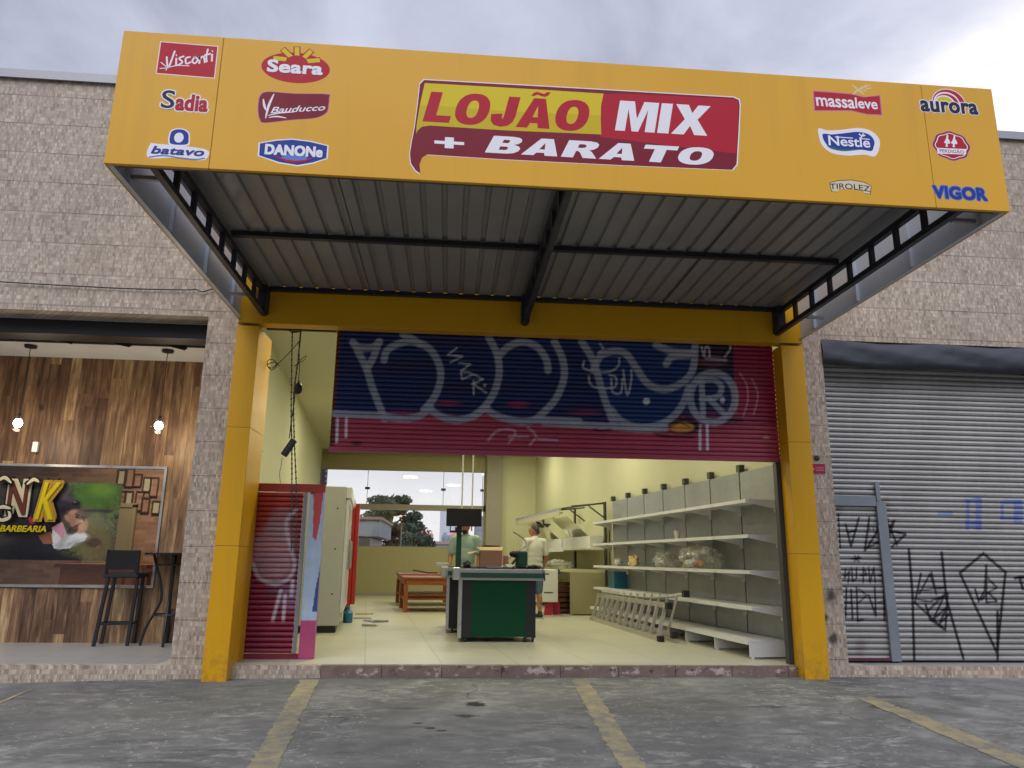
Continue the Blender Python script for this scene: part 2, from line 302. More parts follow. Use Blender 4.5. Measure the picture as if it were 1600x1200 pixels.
    M['bark'] = plain('bark', (0.06, 0.045, 0.035), .9, 0, .4, 5)
    t = NT('leaf'); n = t.n('ShaderNodeObjectInfo'); p = t.pos(); M['leaf'] = t.fin(t.ramp(t.noise(p, 1.3, 3), [(0.35, (0.018, 0.032, 0.02)), (0.65, (0.055, 0.085, 0.045))]), .7)
    for nm, c in dict(lred=(170, 14, 38), lmar=(118, 10, 34), lwhite=(226, 224, 226), lyel=(206, 184, 22), lblue=(26, 52, 138), lnavy=(24, 26, 52), lgreen=(30, 96, 110), lblack=(22, 22, 28), lbeige=(214, 190, 140), lbrown=(96, 52, 40), lpink=(196, 120, 140), lgold=(178, 140, 50), ldeep=(194, 170, 18), lcream=(206, 196, 160), lsky=(90, 120, 190)).items():
        M[nm] = plain('print_'+nm[1:], lin(c), .42, 0, .03, 3.0, .2)
mats()

# ------------------------------------------------------------------ mesh helpers
class MB:
    def __init__(s): s.v = []; s.f = []; s.mi = []
    def add(s, vs, fs, m=0):
        o = len(s.v); s.v += [tuple(map(float, v)) for v in vs]; s.f += [tuple(i+o for i in f) for f in fs]; s.mi += [m]*len(fs); return s
    def box(s, a, b, m=0):
        x0, y0, z0 = np.minimum(a, b); x1, y1, z1 = np.maximum(a, b)
        return s.add([(x0, y0, z0), (x1, y0, z0), (x1, y1, z0), (x0, y1, z0), (x0, y0, z1), (x1, y0, z1), (x1, y1, z1), (x0, y1, z1)],
                     [(0, 3, 2, 1), (4, 5, 6, 7), (0, 1, 5, 4), (1, 2, 6, 5), (2, 3, 7, 6), (3, 0, 4, 7)], m)
    def hexa(s, p, m=0):  # 8 points: bottom 4 ccw, top 4 ccw
        return s.add(p, [(0, 3, 2, 1), (4, 5, 6, 7), (0, 1, 5, 4), (1, 2, 6, 5), (2, 3, 7, 6), (3, 0, 4, 7)], m)
    def bar(s, a, b, w, h, m=0, up=(0, 0, 1)):
        a, b = np.array(a, float), np.array(b, float); d = b-a; d /= np.linalg.norm(d); up = np.array(up, float)
        if abs(d@up) > 0.95: up = np.array((0, 1., 0))
        x = np.cross(d, up); x /= np.linalg.norm(x); z = np.cross(x, d); x *= w/2; z *= h/2
        return s.hexa([a-x-z, a+x-z, b+x-z, b-x-z, a-x+z, a+x+z, b+x+z, b-x+z], m)
    def tube(s, pts, r, n=8, m=0, caps=True):
        pts = [np.array(p, float) for p in pts]; rs = r if isinstance(r, (list, tuple)) else [r]*len(pts)
        o = len(s.v); px = None
        for i, p in enumerate(pts):
            d = pts[min(i+1, len(pts)-1)]-pts[max(i-1, 0)]; d /= np.linalg.norm(d)+1e-12
            if px is None: px = np.cross(d, (0, 0, 1.) if abs(d[2]) < .9 else (0, 1., 0))
            x = px-d*(px@d); x /= np.linalg.norm(x)+1e-12; px = x; y = np.cross(d, x)
            for k in range(n):
                a = 2*math.pi*k/n; s.v.append(tuple(p+(x*math.cos(a)+y*math.sin(a))*rs[i]))
        for i in range(len(pts)-1):
            for k in range(n):
                a = o+i*n+k; b = o+i*n+(k+1) % n; s.f.append((a, b, b+n, a+n)); s.mi.append(m)
        if caps:
            s.f.append(tuple(o+k for k in reversed(range(n)))); s.mi.append(m)
            e = o+(len(pts)-1)*n; s.f.append(tuple(e+k for k in range(n))); s.mi.append(m)
        return s
    def ell(s, c, r, m=0, nu=16, nv=10, rot=None):
        vs = []; fs = []
        for j in range(nv+1):
            t = math.pi*j/nv
            for i in range(nu):
                a = 2*math.pi*i/nu; p = np.array((math.sin(t)*math.cos(a)*r[0], math.sin(t)*math.sin(a)*r[1], math.cos(t)*r[2]))
                if rot is not None: p = np.array(rot) @ p
                vs.append(p+np.array(c))
        for j in range(nv):
            for i in range(nu): fs.append((j*nu+i, (j+1)*nu+i, (j+1)*nu+(i+1) % nu, j*nu+(i+1) % nu))
        return s.add(vs, fs, m)
    def lathe(s, c, prof, n=16, m=0):
        vs = [(c[0]+r*math.cos(2*math.pi*k/n), c[1]+r*math.sin(2*math.pi*k/n), c[2]+z) for r, z in prof for k in range(n)]
        fs = [(j*n+k, j*n+(k+1) % n, (j+1)*n+(k+1) % n, (j+1)*n+k) for j in range(len(prof)-1) for k in range(n)]
        return s.add(vs, fs, m)
    def build(s, name, mt, parent=None, world=True, smooth=False, bevel=0.0):
        me = bpy.data.meshes.new(name); off = np.zeros(3)
        if parent is not None and world:
            p = parent
            while p is not None: off = off+np.array(p.location); p = p.parent
        me.from_pydata([tuple(np.array(v)-off) for v in s.v], [], s.f)
        for x in (mt if isinstance(mt, (list, tuple)) else [mt]): me.materials.append(M[x] if isinstance(x, str) else x)
        me.polygons.foreach_set('material_index', s.mi)
        if smooth: me.polygons.foreach_set('use_smooth', [True]*len(me.polygons))
        me.update()
        o = bpy.data.objects.new(name, me); COL.objects.link(o)
        if parent is not None: o.parent = parent
        if bevel:
            b = o.modifiers.new('bevel', 'BEVEL'); b.width = bevel; b.segments = 2; b.limit_method = 'ANGLE'
        return o
def tag(o, label=None, cat=None, group=None, kind=None):
    for k, v in (('label', label), ('category', cat), ('group', group), ('kind', kind)):
        if v: o[k] = v
    return o
def thing(name, label, cat, loc=(0, 0, 0), rotz=0.0, group=None):
    o = bpy.data.objects.new(name, None); COL.objects.link(o); o.location = tuple(map(float, loc)); o.rotation_euler = (0, 0, rotz); o.empty_display_size = .2
    return tag(o, label, cat, group)
def kids(o): return [c for c in COL.objects if c.parent == o]
def dup(o, loc, label=None, rotz=None, parent=None):
    c = o.copy(); COL.objects.link(c); ch = kids(o)
    if parent is None:
        c.location = tuple(map(float, loc))
        if rotz is not None: c.rotation_euler = (0, 0, rotz)
        if label: c['label'] = label
    else: c.parent = parent
    for k in ch: dup(k, None, parent=c)
    return c
def catmull(pts, n=6, closed=False):
    P = [np.array(p, float) for p in pts]; L = len(P); out = []
    for i in range(L if closed else L-1):
        g = lambda k: P[k % L] if closed else P[min(max(k, 0), L-1)]
        a, b, c, d = g(i-1), g(i), g(i+1), g(i+2)
        for t in np.linspace(0, 1, n, endpoint=False):
            out.append(.5*((2*b)+(c-a)*t+(2*a-5*b+4*c-d)*t*t+(3*b-a-3*c+d)*t**3))
    if not closed: out.append(P[-1])
    return out
def color_attr(o, cols):
    at = o.data.color_attributes.new('paint', 'FLOAT_COLOR', 'POINT'); a = np.ones((len(cols), 4), np.float32); a[:, :3] = cols; at.data.foreach_set('color', a.ravel())
def seg_dist(P, pts):
    d = np.full(len(P), 1e9)
    for a, b in zip(pts[:-1], pts[1:]):
        a, b = np.array(a, float), np.array(b, float); v = b-a; t = np.clip(((P-a)@v)/(v@v+1e-9), 0, 1); d = np.minimum(d, np.linalg.norm(P-a-t[:, None]*v, axis=1))
    return d
def spray(P, C, pts, w, c, alpha=1.0, soft=1.5, smooth=True):
    if smooth and len(pts) > 2: pts = catmull(pts, 5)
    a = np.clip((w/2-seg_dist(P, pts))/soft+.5, 0, 1)*alpha; C[:] = C*(1-a[:, None])+np.array(lin(c))*a[:, None]
def blob(P, C, cx, cy, rx, ry, c, alpha=1.0, soft=.15, ang=0):
    x, y = P[:, 0]-cx, P[:, 1]-cy; ca, sa = math.cos(ang), math.sin(ang); d = np.hypot((x*ca+y*sa)/rx, (-x*sa+y*ca)/ry)
    a = np.clip((1-d)/soft+.5, 0, 1)*alpha; C[:] = C*(1-a[:, None])+np.array(lin(c))*a[:, None]
def inpoly(P, poly):
    x, y = P[:, 0], P[:, 1]; r = np.zeros(len(P), bool); n = len(poly); j = n-1
    for i in range(n):
        xi, yi = poly[i]; xj, yj = poly[j]
        r ^= ((yi > y) != (yj > y)) & (x < (xj-xi)*(y-yi)/((yj-yi) or 1e-9)+xi); j = i
    return r
def fillpoly(P, C, poly, c, alpha=1.0):
    k = inpoly(P, poly); C[k] = C[k]*(1-alpha)+np.array(lin(c))*alpha
# flat prints on a vertical panel
class Print(MB):
    """shapes printed on the plane y = Y, each a hair in front of the one before"""
    def __init__(s, Y, step=0.00006): super().__init__(); s.Y = Y; s.k = 1; s.step = step; s.names = []
    def mat(s, m):
        if m not in s.names: s.names.append(m)
        return s.names.index(m)
    def w(s, q, px=True):
        if px: r = onY(q[0], q[1], s.Y); return (r[0], r[2])
        return q
    def poly(s, pts, m, px=True, smooth=False):
        if smooth: pts = catmull(pts, 5, True)
        q = [s.w(p, px) for p in pts]; A = sum(a[0]*b[1]-b[0]*a[1] for a, b in zip(q, q[1:]+q[:1]))
        if A < 0: q = q[::-1]
        y = s.Y-s.k*s.step; s.k += 1
        from mathutils.geometry import tessellate_polygon
        tris = tessellate_polygon([[Vector((a, b, 0)) for a, b in q]])
        fs = []
        for t in tris:
            (ax, ay), (bx, by), (cx, cy) = q[t[0]], q[t[1]], q[t[2]]
            fs.append(tuple(t) if (bx-ax)*(cy-ay)-(cx-ax)*(by-ay) > 0 else (t[0], t[2], t[1]))
        s.add([(a, y, b) for a, b in q], fs, s.mat(m)); return s
    def grow(s, pts, m, g, smooth=False, px=True):
        q = [np.array(s.w(p, px)) for p in (catmull(pts, 5, True) if smooth else pts)]; c = sum(q)/len(q); h = max(np.ptp([p[0] for p in q]), .01)/2; v = max(np.ptp([p[1] for p in q]), .01)/2
        return s.poly([(c[0]+(p[0]-c[0])*(1+g/h), c[1]+(p[1]-c[1])*(1+g/v)) for p in q], m, False)
    def disc(s, c, rx, ry, m, px=True, a0=0, a1=360, r0=0.0, n=36):
        c = np.array(s.w(c, px)); A = np.radians(np.linspace(a0, a1, n))
        o = [(c[0]+rx*math.cos(a), c[1]+ry*math.sin(a)) for a in A]
        if r0 > 0: o += [(c[0]+rx*r0*math.cos(a), c[1]+ry*r0*math.sin(a)) for a in A[::-1]]
        elif a1-a0 < 359: pass
        else: o = o[:-1]
        return s.poly(o, m, False)
    def ribbon(s, pts, wd, m, px=True, smooth=True, taper=False):
        q = [np.array(s.w(p, px)) for p in pts]
        if smooth and len(q) > 2: q = catmull(q, 5)
        n = len(q); Ls, Rs = [], []
        for i in range(n):
            d = q[min(i+1, n-1)]-q[max(i-1, 0)]; d = d/(np.linalg.norm(d)+1e-9); nn = np.array((-d[1], d[0])); h = wd/2
            if taper: h *= .25+.75*math.sin(math.pi*min(max((i+.5)/n, .04), .96))
            e = d*(h*.6 if i == n-1 else (-h*.6 if i == 0 else 0)); Ls.append(q[i]+nn*h+e); Rs.append(q[i]-nn*h+e)
        y = s.Y-s.k*s.step*.4-(s.k*s.step*.6); s.k += 1
        vs = [(a[0], y, a[1]) for a in Ls]+[(a[0], y, a[1]) for a in Rs]
        return s.add(vs, [(n+i, n+i+1, i+1, i) for i in range(n-1)], s.mat(m))
    def text(s, t, ll, ur, m, shear=0.0, bold=0.0, px=True, space=1.0, border=None, slope=0.0, arc=0.0, bw=.008, fat=0.0):
        """letters of t fitted to the box from ll to ur; fat thickens the strokes, border outlines them (metres)"""
        a = np.array(s.w(ll, px)); b = np.array(s.w(ur, px)); a = a+fat; b = b-fat
        V, F = glyphs(t, shear, bold, space); mn, mx = V.min(0), V.max(0); u = (V-mn)/(mx-mn)
        q0 = a+u*(b-a); q0[:, 1] += slope*u[:, 0]*(b[0]-a[0])+arc*(1-(2*u[:, 0]-1)**2)
        def put(r, n, mm, sq=False):
            for k in range(n):
                dv = np.array((math.cos(2*math.pi*k/n), math.sin(2*math.pi*k/n))); q = q0+r*(dv/np.abs(dv).max()*.9 if sq else dv); y = s.Y-s.k*s.step; s.k += 1; fs = []
                for f in F:
                    p = q[list(f)]; A = (p[1][0]-p[0][0])*(p[2][1]-p[0][1])-(p[2][0]-p[0][0])*(p[1][1]-p[0][1]); fs.append(f if A > 0 else f[::-1])
                s.add([(x, y, z) for x, z in q], fs, s.mat(mm))
        if border: put(fat+bw, 8, border)
        if fat: put(fat, 32, m, True)
        put(0.0, 1, m); return s
    def block(s, t, ll, ur, m, shear=0.2, gap=.07):
        """heavy sign letters drawn as outlines, fitted to the box from ll to ur"""
        from mathutils.geometry import tessellate_polygon
        a = np.array(s.w(ll)); b = np.array(s.w(ur)); X = 0.0; items = []
        for ch in t:
            o, holes, adv, acc = HEAVY[ch]; items += [(X, [o]+holes)]+([(X, [acc])] if acc else []); X += adv+gap
        X -= gap; sx = (b[0]-a[0])/(X+shear); sz = b[1]-a[1]; y = s.Y-s.k*s.step; s.k += 1
        for x0, loops in items:
            P = [[((x0+px+shear*pz)*sx+a[0], pz*sz+a[1]) for px, pz in lp] for lp in loops]; fl = [p for lp in P for p in lp]
            fs = []
            for tr in tessellate_polygon([[Vector((p[0], p[1], 0)) for p in lp] for lp in P]):
                A, B, C = (fl[i] for i in tr); fs.append(tuple(tr) if (B[0]-A[0])*(C[1]-A[1])-(C[0]-A[0])*(B[1]-A[1]) > 0 else (tr[0], tr[2], tr[1]))
            s.add([(p[0], y, p[1]) for p in fl], fs, s.mat(m))
        return s
    def done(s, name, parent, label=None):
        o = s.build(name, s.names, parent); return tag(o, label)
def _oval(cx, cz, rx, rz, n=36, e=2.3):
    return [(cx+rx*math.copysign(abs(math.cos(a))**(2/e), math.cos(a)), cz+rz*math.copysign(abs(math.sin(a))**(2/e), math.sin(a))) for a in np.linspace(0, 2*math.pi, n, endpoint=False)]
_A = [(0, 0), (.30, 1), (.62, 1), (.92, 0), (.60, 0), (.55, .16), (.36, .16), (.31, 0)]; _Ah = [[(.385, .36), (.525, .36), (.457, .74)]]
HEAVY = {'L': ([(0, 0), (.70, 0), (.70, .23), (.31, .23), (.31, 1), (0, 1)], [], .70, None),
    'O': (_oval(.45, .5, .45, .525), [_oval(.45, .5, .15, .29)[::-1]], .90, None),
    'J': ([(.35, 1), (.66, 1), (.66, .36), (.62, .15), (.51, .02), (.33, -.025), (.14, .02), (.03, .16), (0, .38), (.29, .42), (.30, .30), (.325, .235), (.35, .31)], [], .66, None),
    'A': (_A, _Ah, .92, None), 'Ã': (_A, _Ah, .92, [(.20, 1.07), (.24, 1.17), (.33, 1.22), (.44, 1.19), (.54, 1.16), (.60, 1.23), (.70, 1.23), (.67, 1.12), (.58, 1.06), (.47, 1.08), (.36, 1.12), (.30, 1.07)]),
    'M': ([(0, 0), (0, 1), (.41, 1), (.54, .42), (.67, 1), (1.08, 1), (1.08, 0), (.81, 0), (.81, .74), (.63, 0), (.45, 0), (.27, .74), (.27, 0)], [], 1.08, None),
    'I': ([(0, 0), (.31, 0), (.31, 1), (0, 1)], [], .31, None),
    'X': ([(0, 0), (.32, .51), (.02, 1), (.37, 1), (.50, .73), (.64, 1), (.98, 1), (.67, .52), (1, 0), (.64, 0), (.49, .30), (.35, 0)], [], 1.0, None),
    'B': ([(0, 0), (0, 1), (.50, 1), (.67, .96), (.75, .86), (.77, .72), (.72, .60), (.62, .53), (.75, .46), (.82, .33), (.80, .16), (.70, .04), (.54, 0)], [[(.30, .20), (.46, .20), (.51, .25), (.51, .34), (.46, .40), (.30, .40)], [(.30, .61), (.43, .61), (.47, .66), (.47, .75), (.43, .80), (.30, .80)]], .82, None),
    'R': ([(0, 0), (0, 1), (.55, 1), (.73, .95), (.81, .83), (.81, .66), (.74, .53), (.63, .46), (.71, .38), (.91, 0), (.56, 0), (.42, .32), (.36, .39), (.31, .39), (.31, 0)], [[(.31, .58), (.43, .58), (.50, .62), (.51, .69), (.50, .76), (.43, .80), (.31, .80)]], .88, None),
    'T': ([(.29, 0), (.29, .76), (0, .76), (0, 1), (.88, 1), (.88, .76), (.60, .76), (.60, 0)], [], .88, None)}
_gc = {}
def glyphs(t, shear, bold, space):
    k = (t, round(shear, 3), round(bold, 4), space)
    if k in _gc: return _gc[k]
    # one glyph at a time so that thickened neighbours never share a plane area
    cu = bpy.data.curves.new('glyph', 'FONT'); cu.body = t; cu.size = 1; cu.shear = shear; cu.offset = bold; cu.space_character = space; cu.resolution_u = 4; cu.fill_mode = 'FRONT'
    o = bpy.data.objects.new('glyph', cu); COL.objects.link(o); dg = bpy.context.evaluated_depsgraph_get(); dg.update()
    me = o.evaluated_get(dg).to_mesh(); V = np.array([v.co[:2] for v in me.vertices]); F = [tuple(p.vertices) for p in me.polygons]
    o.evaluated_get(dg).to_mesh_clear(); bpy.data.objects.remove(o); bpy.data.curves.remove(cu)
    _gc[k] = (V, F); return V, F

# ================================================================== SETTING
XL, XR = -2.384, 4.087            # outer faces of the yellow pillars
YF, ZB, ZT = -3.499, 3.639, 4.67  # canopy fascia
ANG = 0.1033                      # the shop's side walls run skew to the street front
DEP = np.array([-math.sin(ANG), math.cos(ANG), 0]); NRM = np.array([math.cos(ANG), math.sin(ANG), 0])
G0 = np.array([4.01, 0.589, 0.0]) # foot of the near end of the wall shelving
YB, ZC = 14.5, 4.265              # back wall, ceiling
def gx(lx, ly, z=0.0): return G0+NRM*lx+DEP*ly+np.array([0, 0, z])
def xleft(Y): return -2.515-0.0915*Y
def xright(Y): return 4.09-0.1037*(Y-0.589)

# ground: one sheet, sloping down from the shops to the street
def gz(X, Y):
    base = np.interp(X, [-12, -4.35, -3.45, -2.48, -0.34, 4.17, 6.4, 14], [-.30, -.17, -.146, -.128, -.115, -.105, -.12, -.17])
    return base+0.049*np.clip(Y, -14, 0)-0.25*np.clip((Y-14)/4, 0, 1)
def ground():
    xs = np.unique(np.concatenate([np.linspace(-400, -14, 12), np.linspace(-14, 16, 61), np.linspace(16, 400, 12)])); ys = np.unique(np.concatenate([np.linspace(-300, -15, 10), np.linspace(-15, 0.2, 40), np.linspace(.2, 20, 12), np.linspace(20, 900, 12)]))
    b = MB(); XX, YY = np.meshgrid(xs, ys); Z = gz(XX, YY); nx = len(xs)
    b.v = list(zip(XX.ravel().tolist(), YY.ravel().tolist(), Z.ravel().tolist()))
    b.f = [(j*nx+i, j*nx+i+1, (j+1)*nx+i+1, (j+1)*nx+i) for j in range(len(ys)-1) for i in range(nx-1)]; b.mi = [0]*len(b.f)
    g = tag(b.build('ground', 'asphalt'), kind='structure')
    N_ = np.array([0, -.049, 1.])
    def og(px, py):
        D = ray(px, py); return CAM+D*((np.array([0, 0, -.112])-CAM)@N_)/(D@N_)
    for (a, bb, c, d) in [((470, 1061), (499, 1061), (432, 1200), (385, 1200)), ((890, 1060), (917, 1060), (1009, 1200), (969, 1200)), ((1338, 1092), (1362, 1090), (1612, 1186), (1588, 1200)), ((8, 1088), (50, 1069), (-30, 1102), (-110, 1130))]:
        P = [og(*q) for q in (a, bb, c, d)]
        A0, B0, C0, D0 = P; ex = 1.4 if a[0] != 8 else 1.0
        C0 = B0+(C0-B0)*ex; D0 = A0+(D0-A0)*ex
        m = MB(); n = 90; vs = []
        for i in range(n+1):
            t = i/n
            for sg, p in ((-1, A0+(D0-A0)*t), (1, B0+(C0-B0)*t)): vs.append((p[0]+random.gauss(0, .009)+.003*math.sin(i*.31+sg), p[1], gz(p[0], p[1])+.004))
        m.add(vs, [(2*i, 2*i+1, 2*i+3, 2*i+2) if vs[2*i][1] < vs[2*i+2][1] else (2*i+2, 2*i+3, 2*i+1, 2*i) for i in range(n)])
        tag(m.build('parking_line', 'line'), kind='structure')
ground()
# step in front of the shops, floors
b = MB(); b.box((-12, -.02, -.5), (XL-.003, .30, -.004)); b.box((XR+.003, -.02, -.5), (14, .30, -.004)); tag(b.build('kerb', 'mosaic'), kind='structure')
b = MB(); b.box((XL-.002, -.02, -.5), (-1.25, .055, -.004)); tag(b.build('kerb', 'mosaic'), kind='structure')
b = MB(); xs = np.linspace(-1.247, XR, 160)
b.add([(x, -.02+random.uniform(-.008, .008)*(1 if random.random() < .4 else .2), z) for z in (-.5, -.07, -.035, -.004) for x in xs]+[(x, .05, -.004) for x in xs], [(j*160+i, j*160+i+1, (j+1)*160+i+1, (j+1)*160+i) for j in range(4) for i in range(159)])
tag(b.build('step', 'kerb'), kind='structure')
b = MB(); b.box((-2.9, .06, -.3), (4.6, 16, 0.0)); tag(b.build('floor', 'ftile'), kind='structure')
b = MB(); b.box((-9, .06, -.3), (-2.905, 6, 0.0)); tag(b.build('porch_floor', 'ptile'), kind='structure')
b = MB(); b.box((4.605, .06, -.3), (9, 1, 0.0)); tag(b.build('porch_floor', 'ptile'), kind='structure')

# ================================================================== BUILDING
ZLN, ZTOP = 3.70, 6.585
t = thing('commercial_building', 'long low building faced in beige stone mosaic tiles with grey metal coping', 'building', (0, 0, 0))
b = MB()
b.box((-13, 0, ZLN), (15, .30, ZTOP))                       # wall above the shop fronts
b.box((-13, 0, -.4), (-7.6, .30, ZLN-.001)); b.box((-2.756, 0, -.4), (XL+.03, .30, ZLN-.001)); b.box((XR-.03, 0, -.4), (4.405, .30, ZLN-.001)); b.box((8.2, 0, -.4), (15, .30, ZLN-.001))
b.build('facade_wall', 'mosaic', t)
b = MB(); b.box((-13.05, -.04, ZTOP+.001), (15.05, .36, ZTOP+.075)); b.box((-13.05, -.045, ZTOP-.03), (15.05, -.012, ZTOP+.08)); b.build('coping', 'greymetal', t)
# side walls and ceiling of the shop
b = MB()
for xf, s in ((xleft, -1), (xright, 1)):
    P = [(xf(.31), .31), (xf(YB+.3), YB+.3), (xf(YB+.3)+s*.15, YB+.3), (xf(.31)+s*.15, .31)]
    if s > 0: P = P[::-1]
    b.hexa([(x, y, -.05) for x, y in P]+[(x, y, ZC+.3) for x, y in P])
b.build('side_wall', 'cream', t)
b = MB(); b.box((-4.3, .31, ZC), (4.4, YB+.3, ZC+.2)); b.build('ceiling', 'ceil', t)
b = MB(); b.box((-13, 8, ZC+.31), (15, 8.2, ZTOP-.3)); b.box((-13, .31, ZTOP-.6), (15, 20, ZTOP-.4)); b.build('roof', 'greywall', t)
# back wall with the window opening
wx0, wx1, wz0, wz1 = -3.76, 1.13, 1.385, 3.665
b = MB(); b.box((-4.3, YB, -.05), (wx0, YB+.2, ZC)); b.box((wx0, YB, -.05), (wx1, YB+.2, wz0)); b.box((wx0, YB, wz1), (wx1, YB+.2, ZC)); b.build('back_wall', 'tan', t)  # backlit window wall: its shade is in this darker cream
b = MB(); b.box((wx1, YB, -.05), (4.0, YB+.2, ZC)); b.build('back_wall', 'cream', t)
b = MB(); b.box((1.14, YB-.22, 0), (1.62, YB-.001, ZC-.001)); b.build('column', 'greywall', t)
b = MB(); b.box((-4.0, YB-.05, ZC-.17), (1.138, YB-.001, ZC-.13)); b.build('trim', 'greywall', t)
b = MB(); b.box((-4, YB-.03, 0.0), (1.13, YB-.001, .09)); b.build('skirting', 'greywall', t)
w_ = b = MB()
f = thing
b.box((wx0, YB+.02, 2.475), (wx1, YB+.10, 2.645)); b.box((wx0, YB+.02, wz0+.001), (wx0+.06, YB+.10, wz1)); b.box((wx1-.07, YB+.02, wz0+.001), (wx1-.001, YB+.10, wz1-.001)); b.box((wx0+.06, YB+.02, wz0+.001), (wx1-.07, YB+.10, wz0+.03))
wf = b.build('window_frame', 'greywall', t)
xm = [onY(574, 760, YB)[0], onY(693, 760, YB)[0]]
b = MB(); ed = [wx0+.06]+xm+[wx1-.07]
for x0, x1 in zip(ed[:-1], ed[1:]): b.box((x0+.008, YB+.055, 2.646), (x1-.008, YB+.063, wz1-.01))
b.box((wx0+.06, YB+.055, wz0+.03), (wx1-.07, YB+.063, 2.474)); b.build('glass_pane', 'glass', wf)
for x in xm+[wx1-.1]:
    b = MB(); b.bar((x, YB+.059, 2.65), (x, YB+.059, wz1), .014, .014); b.box((x-.07, YB+.03, 3.08), (x+.07, YB+.09, 3.15)); b.build('glass_clamp', 'black', wf)
# shell of the barber shop and of the closed shop
b = MB()
b.box((-9.0, 1.95, -.05), (-6.6, 2.03, 3.9)); b.box((-3.709, 1.95, -.05), (-2.757, 2.03, 3.9)); b.box((-6.6, 1.95, 2.215), (-3.709, 2.03, 3.9)); b.box((-6.6, 1.95, -.05), (-3.709, 2.03, .655))
b.build('plank_wall', 'planks', t)
b = MB(); b.box((-9, 1.2, 3.66), (-2.757, 1.95, 3.75)); b.build('porch_ceiling', 'white', t)
b = MB(); b.box((-9, 2.03, 3.66), (-3.12, 6, 3.75)); b.build('room_ceiling', 'white', t)
b = MB(); b.box((-9, .31, 3.70), (-2.757, 1.17, 3.78)); b.box((-9, 1.17, 3.655), (-2.757, 1.199, 3.78), 1); b.build('porch_ceiling', ['white', 'black'], t)
b = MB(); b.box((-2.756, .301, -.05), (-2.70, 1.94, 3.9)); b.build('porch_wall', 'mosaic', t)
b = MB(); b.box((-9, 4.6, -.05), (-3.0, 4.7, 3.65)); b.box((-3.05, 2.04, -.05), (-3.0, 4.6, 3.65)); b.build('inner_wall', 'brick', t)
b = MB(); b.box((4.4, 1.0, -.1), (9, 1.05, 3.9)); b.build('inner_wall', 'greywall', t)

# ================================================================== YELLOW PORTAL
t = thing('shop_portal', 'glossy yellow panel portal of two pillars and a header framing the open shop', 'portal', (.85, 0, -.1))
for (x0, x1) in ((XL, XL+.245), (XR-.27, XR)):
    b = MB(); zj = [-.32, 1.18, 2.42, 3.56]
    yb = .42 if x0 < 0 else .055
    for a, c in zip(zj[:-1], zj[1:]): b.box((x0, -.18, a), (x1, yb, c-.004))
    b.box((x0+.004, -.176, -.3), (x1-.004, yb-.004, 3.56), 1)
    b.build('pillar', ['yellow', 'joint'], t, bevel=.004)
b = MB(); b.box((XL, -.18, 3.59), (XR, -.002, 4.65)); b.build('header', 'yellow', t, bevel=.004)

# ================================================================== CANOPY
can = thing('shop_canopy', 'big yellow box canopy with food logos over the open shop front', 'canopy', (.85, YF, ZB))
b = MB(); seams = [XL, XL+.69, XL+2.0*1.08, .85, 2.55, XR-.70, XR]
seams = [XL, float(onY(338, 160, YF)[0]), float(onY(1450, 220, YF)[0]), XR]
for x0, x1 in zip(seams[:-1], seams[1:]): b.box((x0+.002, YF, ZB), (x1-.002, YF+.03, ZT))
b.box((XL+.003, YF+.004, ZB+.003), (XR-.003, YF+.028, ZT-.003), 1)
fas = b.build('fascia', ['yellow', 'joint'], can, bevel=.003)
for s, x in ((1, XL), (-1, XR)):
    b = MB(); b.box((x, YF+.032, ZB), (x+s*.012, -.181, ZT)); sp = b.build('side_panel', 'yellow', can)
    b = MB(); b.box((x+s*.0135, YF+.032, ZB+.012), (x+s*.02, -.182, ZT-.01)); b.box((x+s*.0135, YF+.032, ZB+.001), (x+s*.05, -.182, ZB+.011))
    for y in (-3.2, -2.35, -1.45, -.55): b.box((x+s*.021, y-.02, ZB+.02), (x+s*.055, y+.02, ZT-.02))
    b.build('lining', 'alu', sp)
    for y in (-3.2, -.80):
        b = MB(); b.box((x+s*.056, y-.015, ZB+.045), (x+s*.25, y+.015, ZB+.075)); b.build('strut', 'greymetal', can)
# trusses carrying the roof sheet
for x, w2 in ((-2.10, .04), (.80, .04), (3.775, .04)):
    b = MB()
    lo, hi = 3.695, 3.925
    b.box((x-.025, -3.40, lo-.025), (x+.025, -.185, lo+.025)); b.box((x-.025, -3.40, hi-.025), (x+.025, -.185, hi+.025))
    ys = np.linspace(-3.36, -.30, 9)
    for y in ys: b.box((x-.02, y-.02, lo+.0255), (x+.02, y+.02, hi-.0255))
    b.build('truss', 'steel', can)
    b = MB(); b.box((x-.045, -.34, 3.69), (x+.045, -.1815, 3.985)); b.build('bracket', 'steel', can)
for y in (-3.44, -1.68, -.235):
    b = MB(); b.box((-2.07 if y > -3 else XL+.06, y-.03, 3.951 if y > -3 else 3.66), (3.745 if y > -3 else XR-.06, y+.03, 3.995 if y > -3 else 3.72)); b.build('purlin', 'steel', can)
b = MB(); b.box((XL+.03, YF+.035, ZT-.05), (XR-.03, YF+.085, ZT-.01)); b.box((XL+.03, YF+.035, ZT-.5), (XR-.03, YF+.085, ZT-.46)); b.build('frame_rail', 'steel', can)
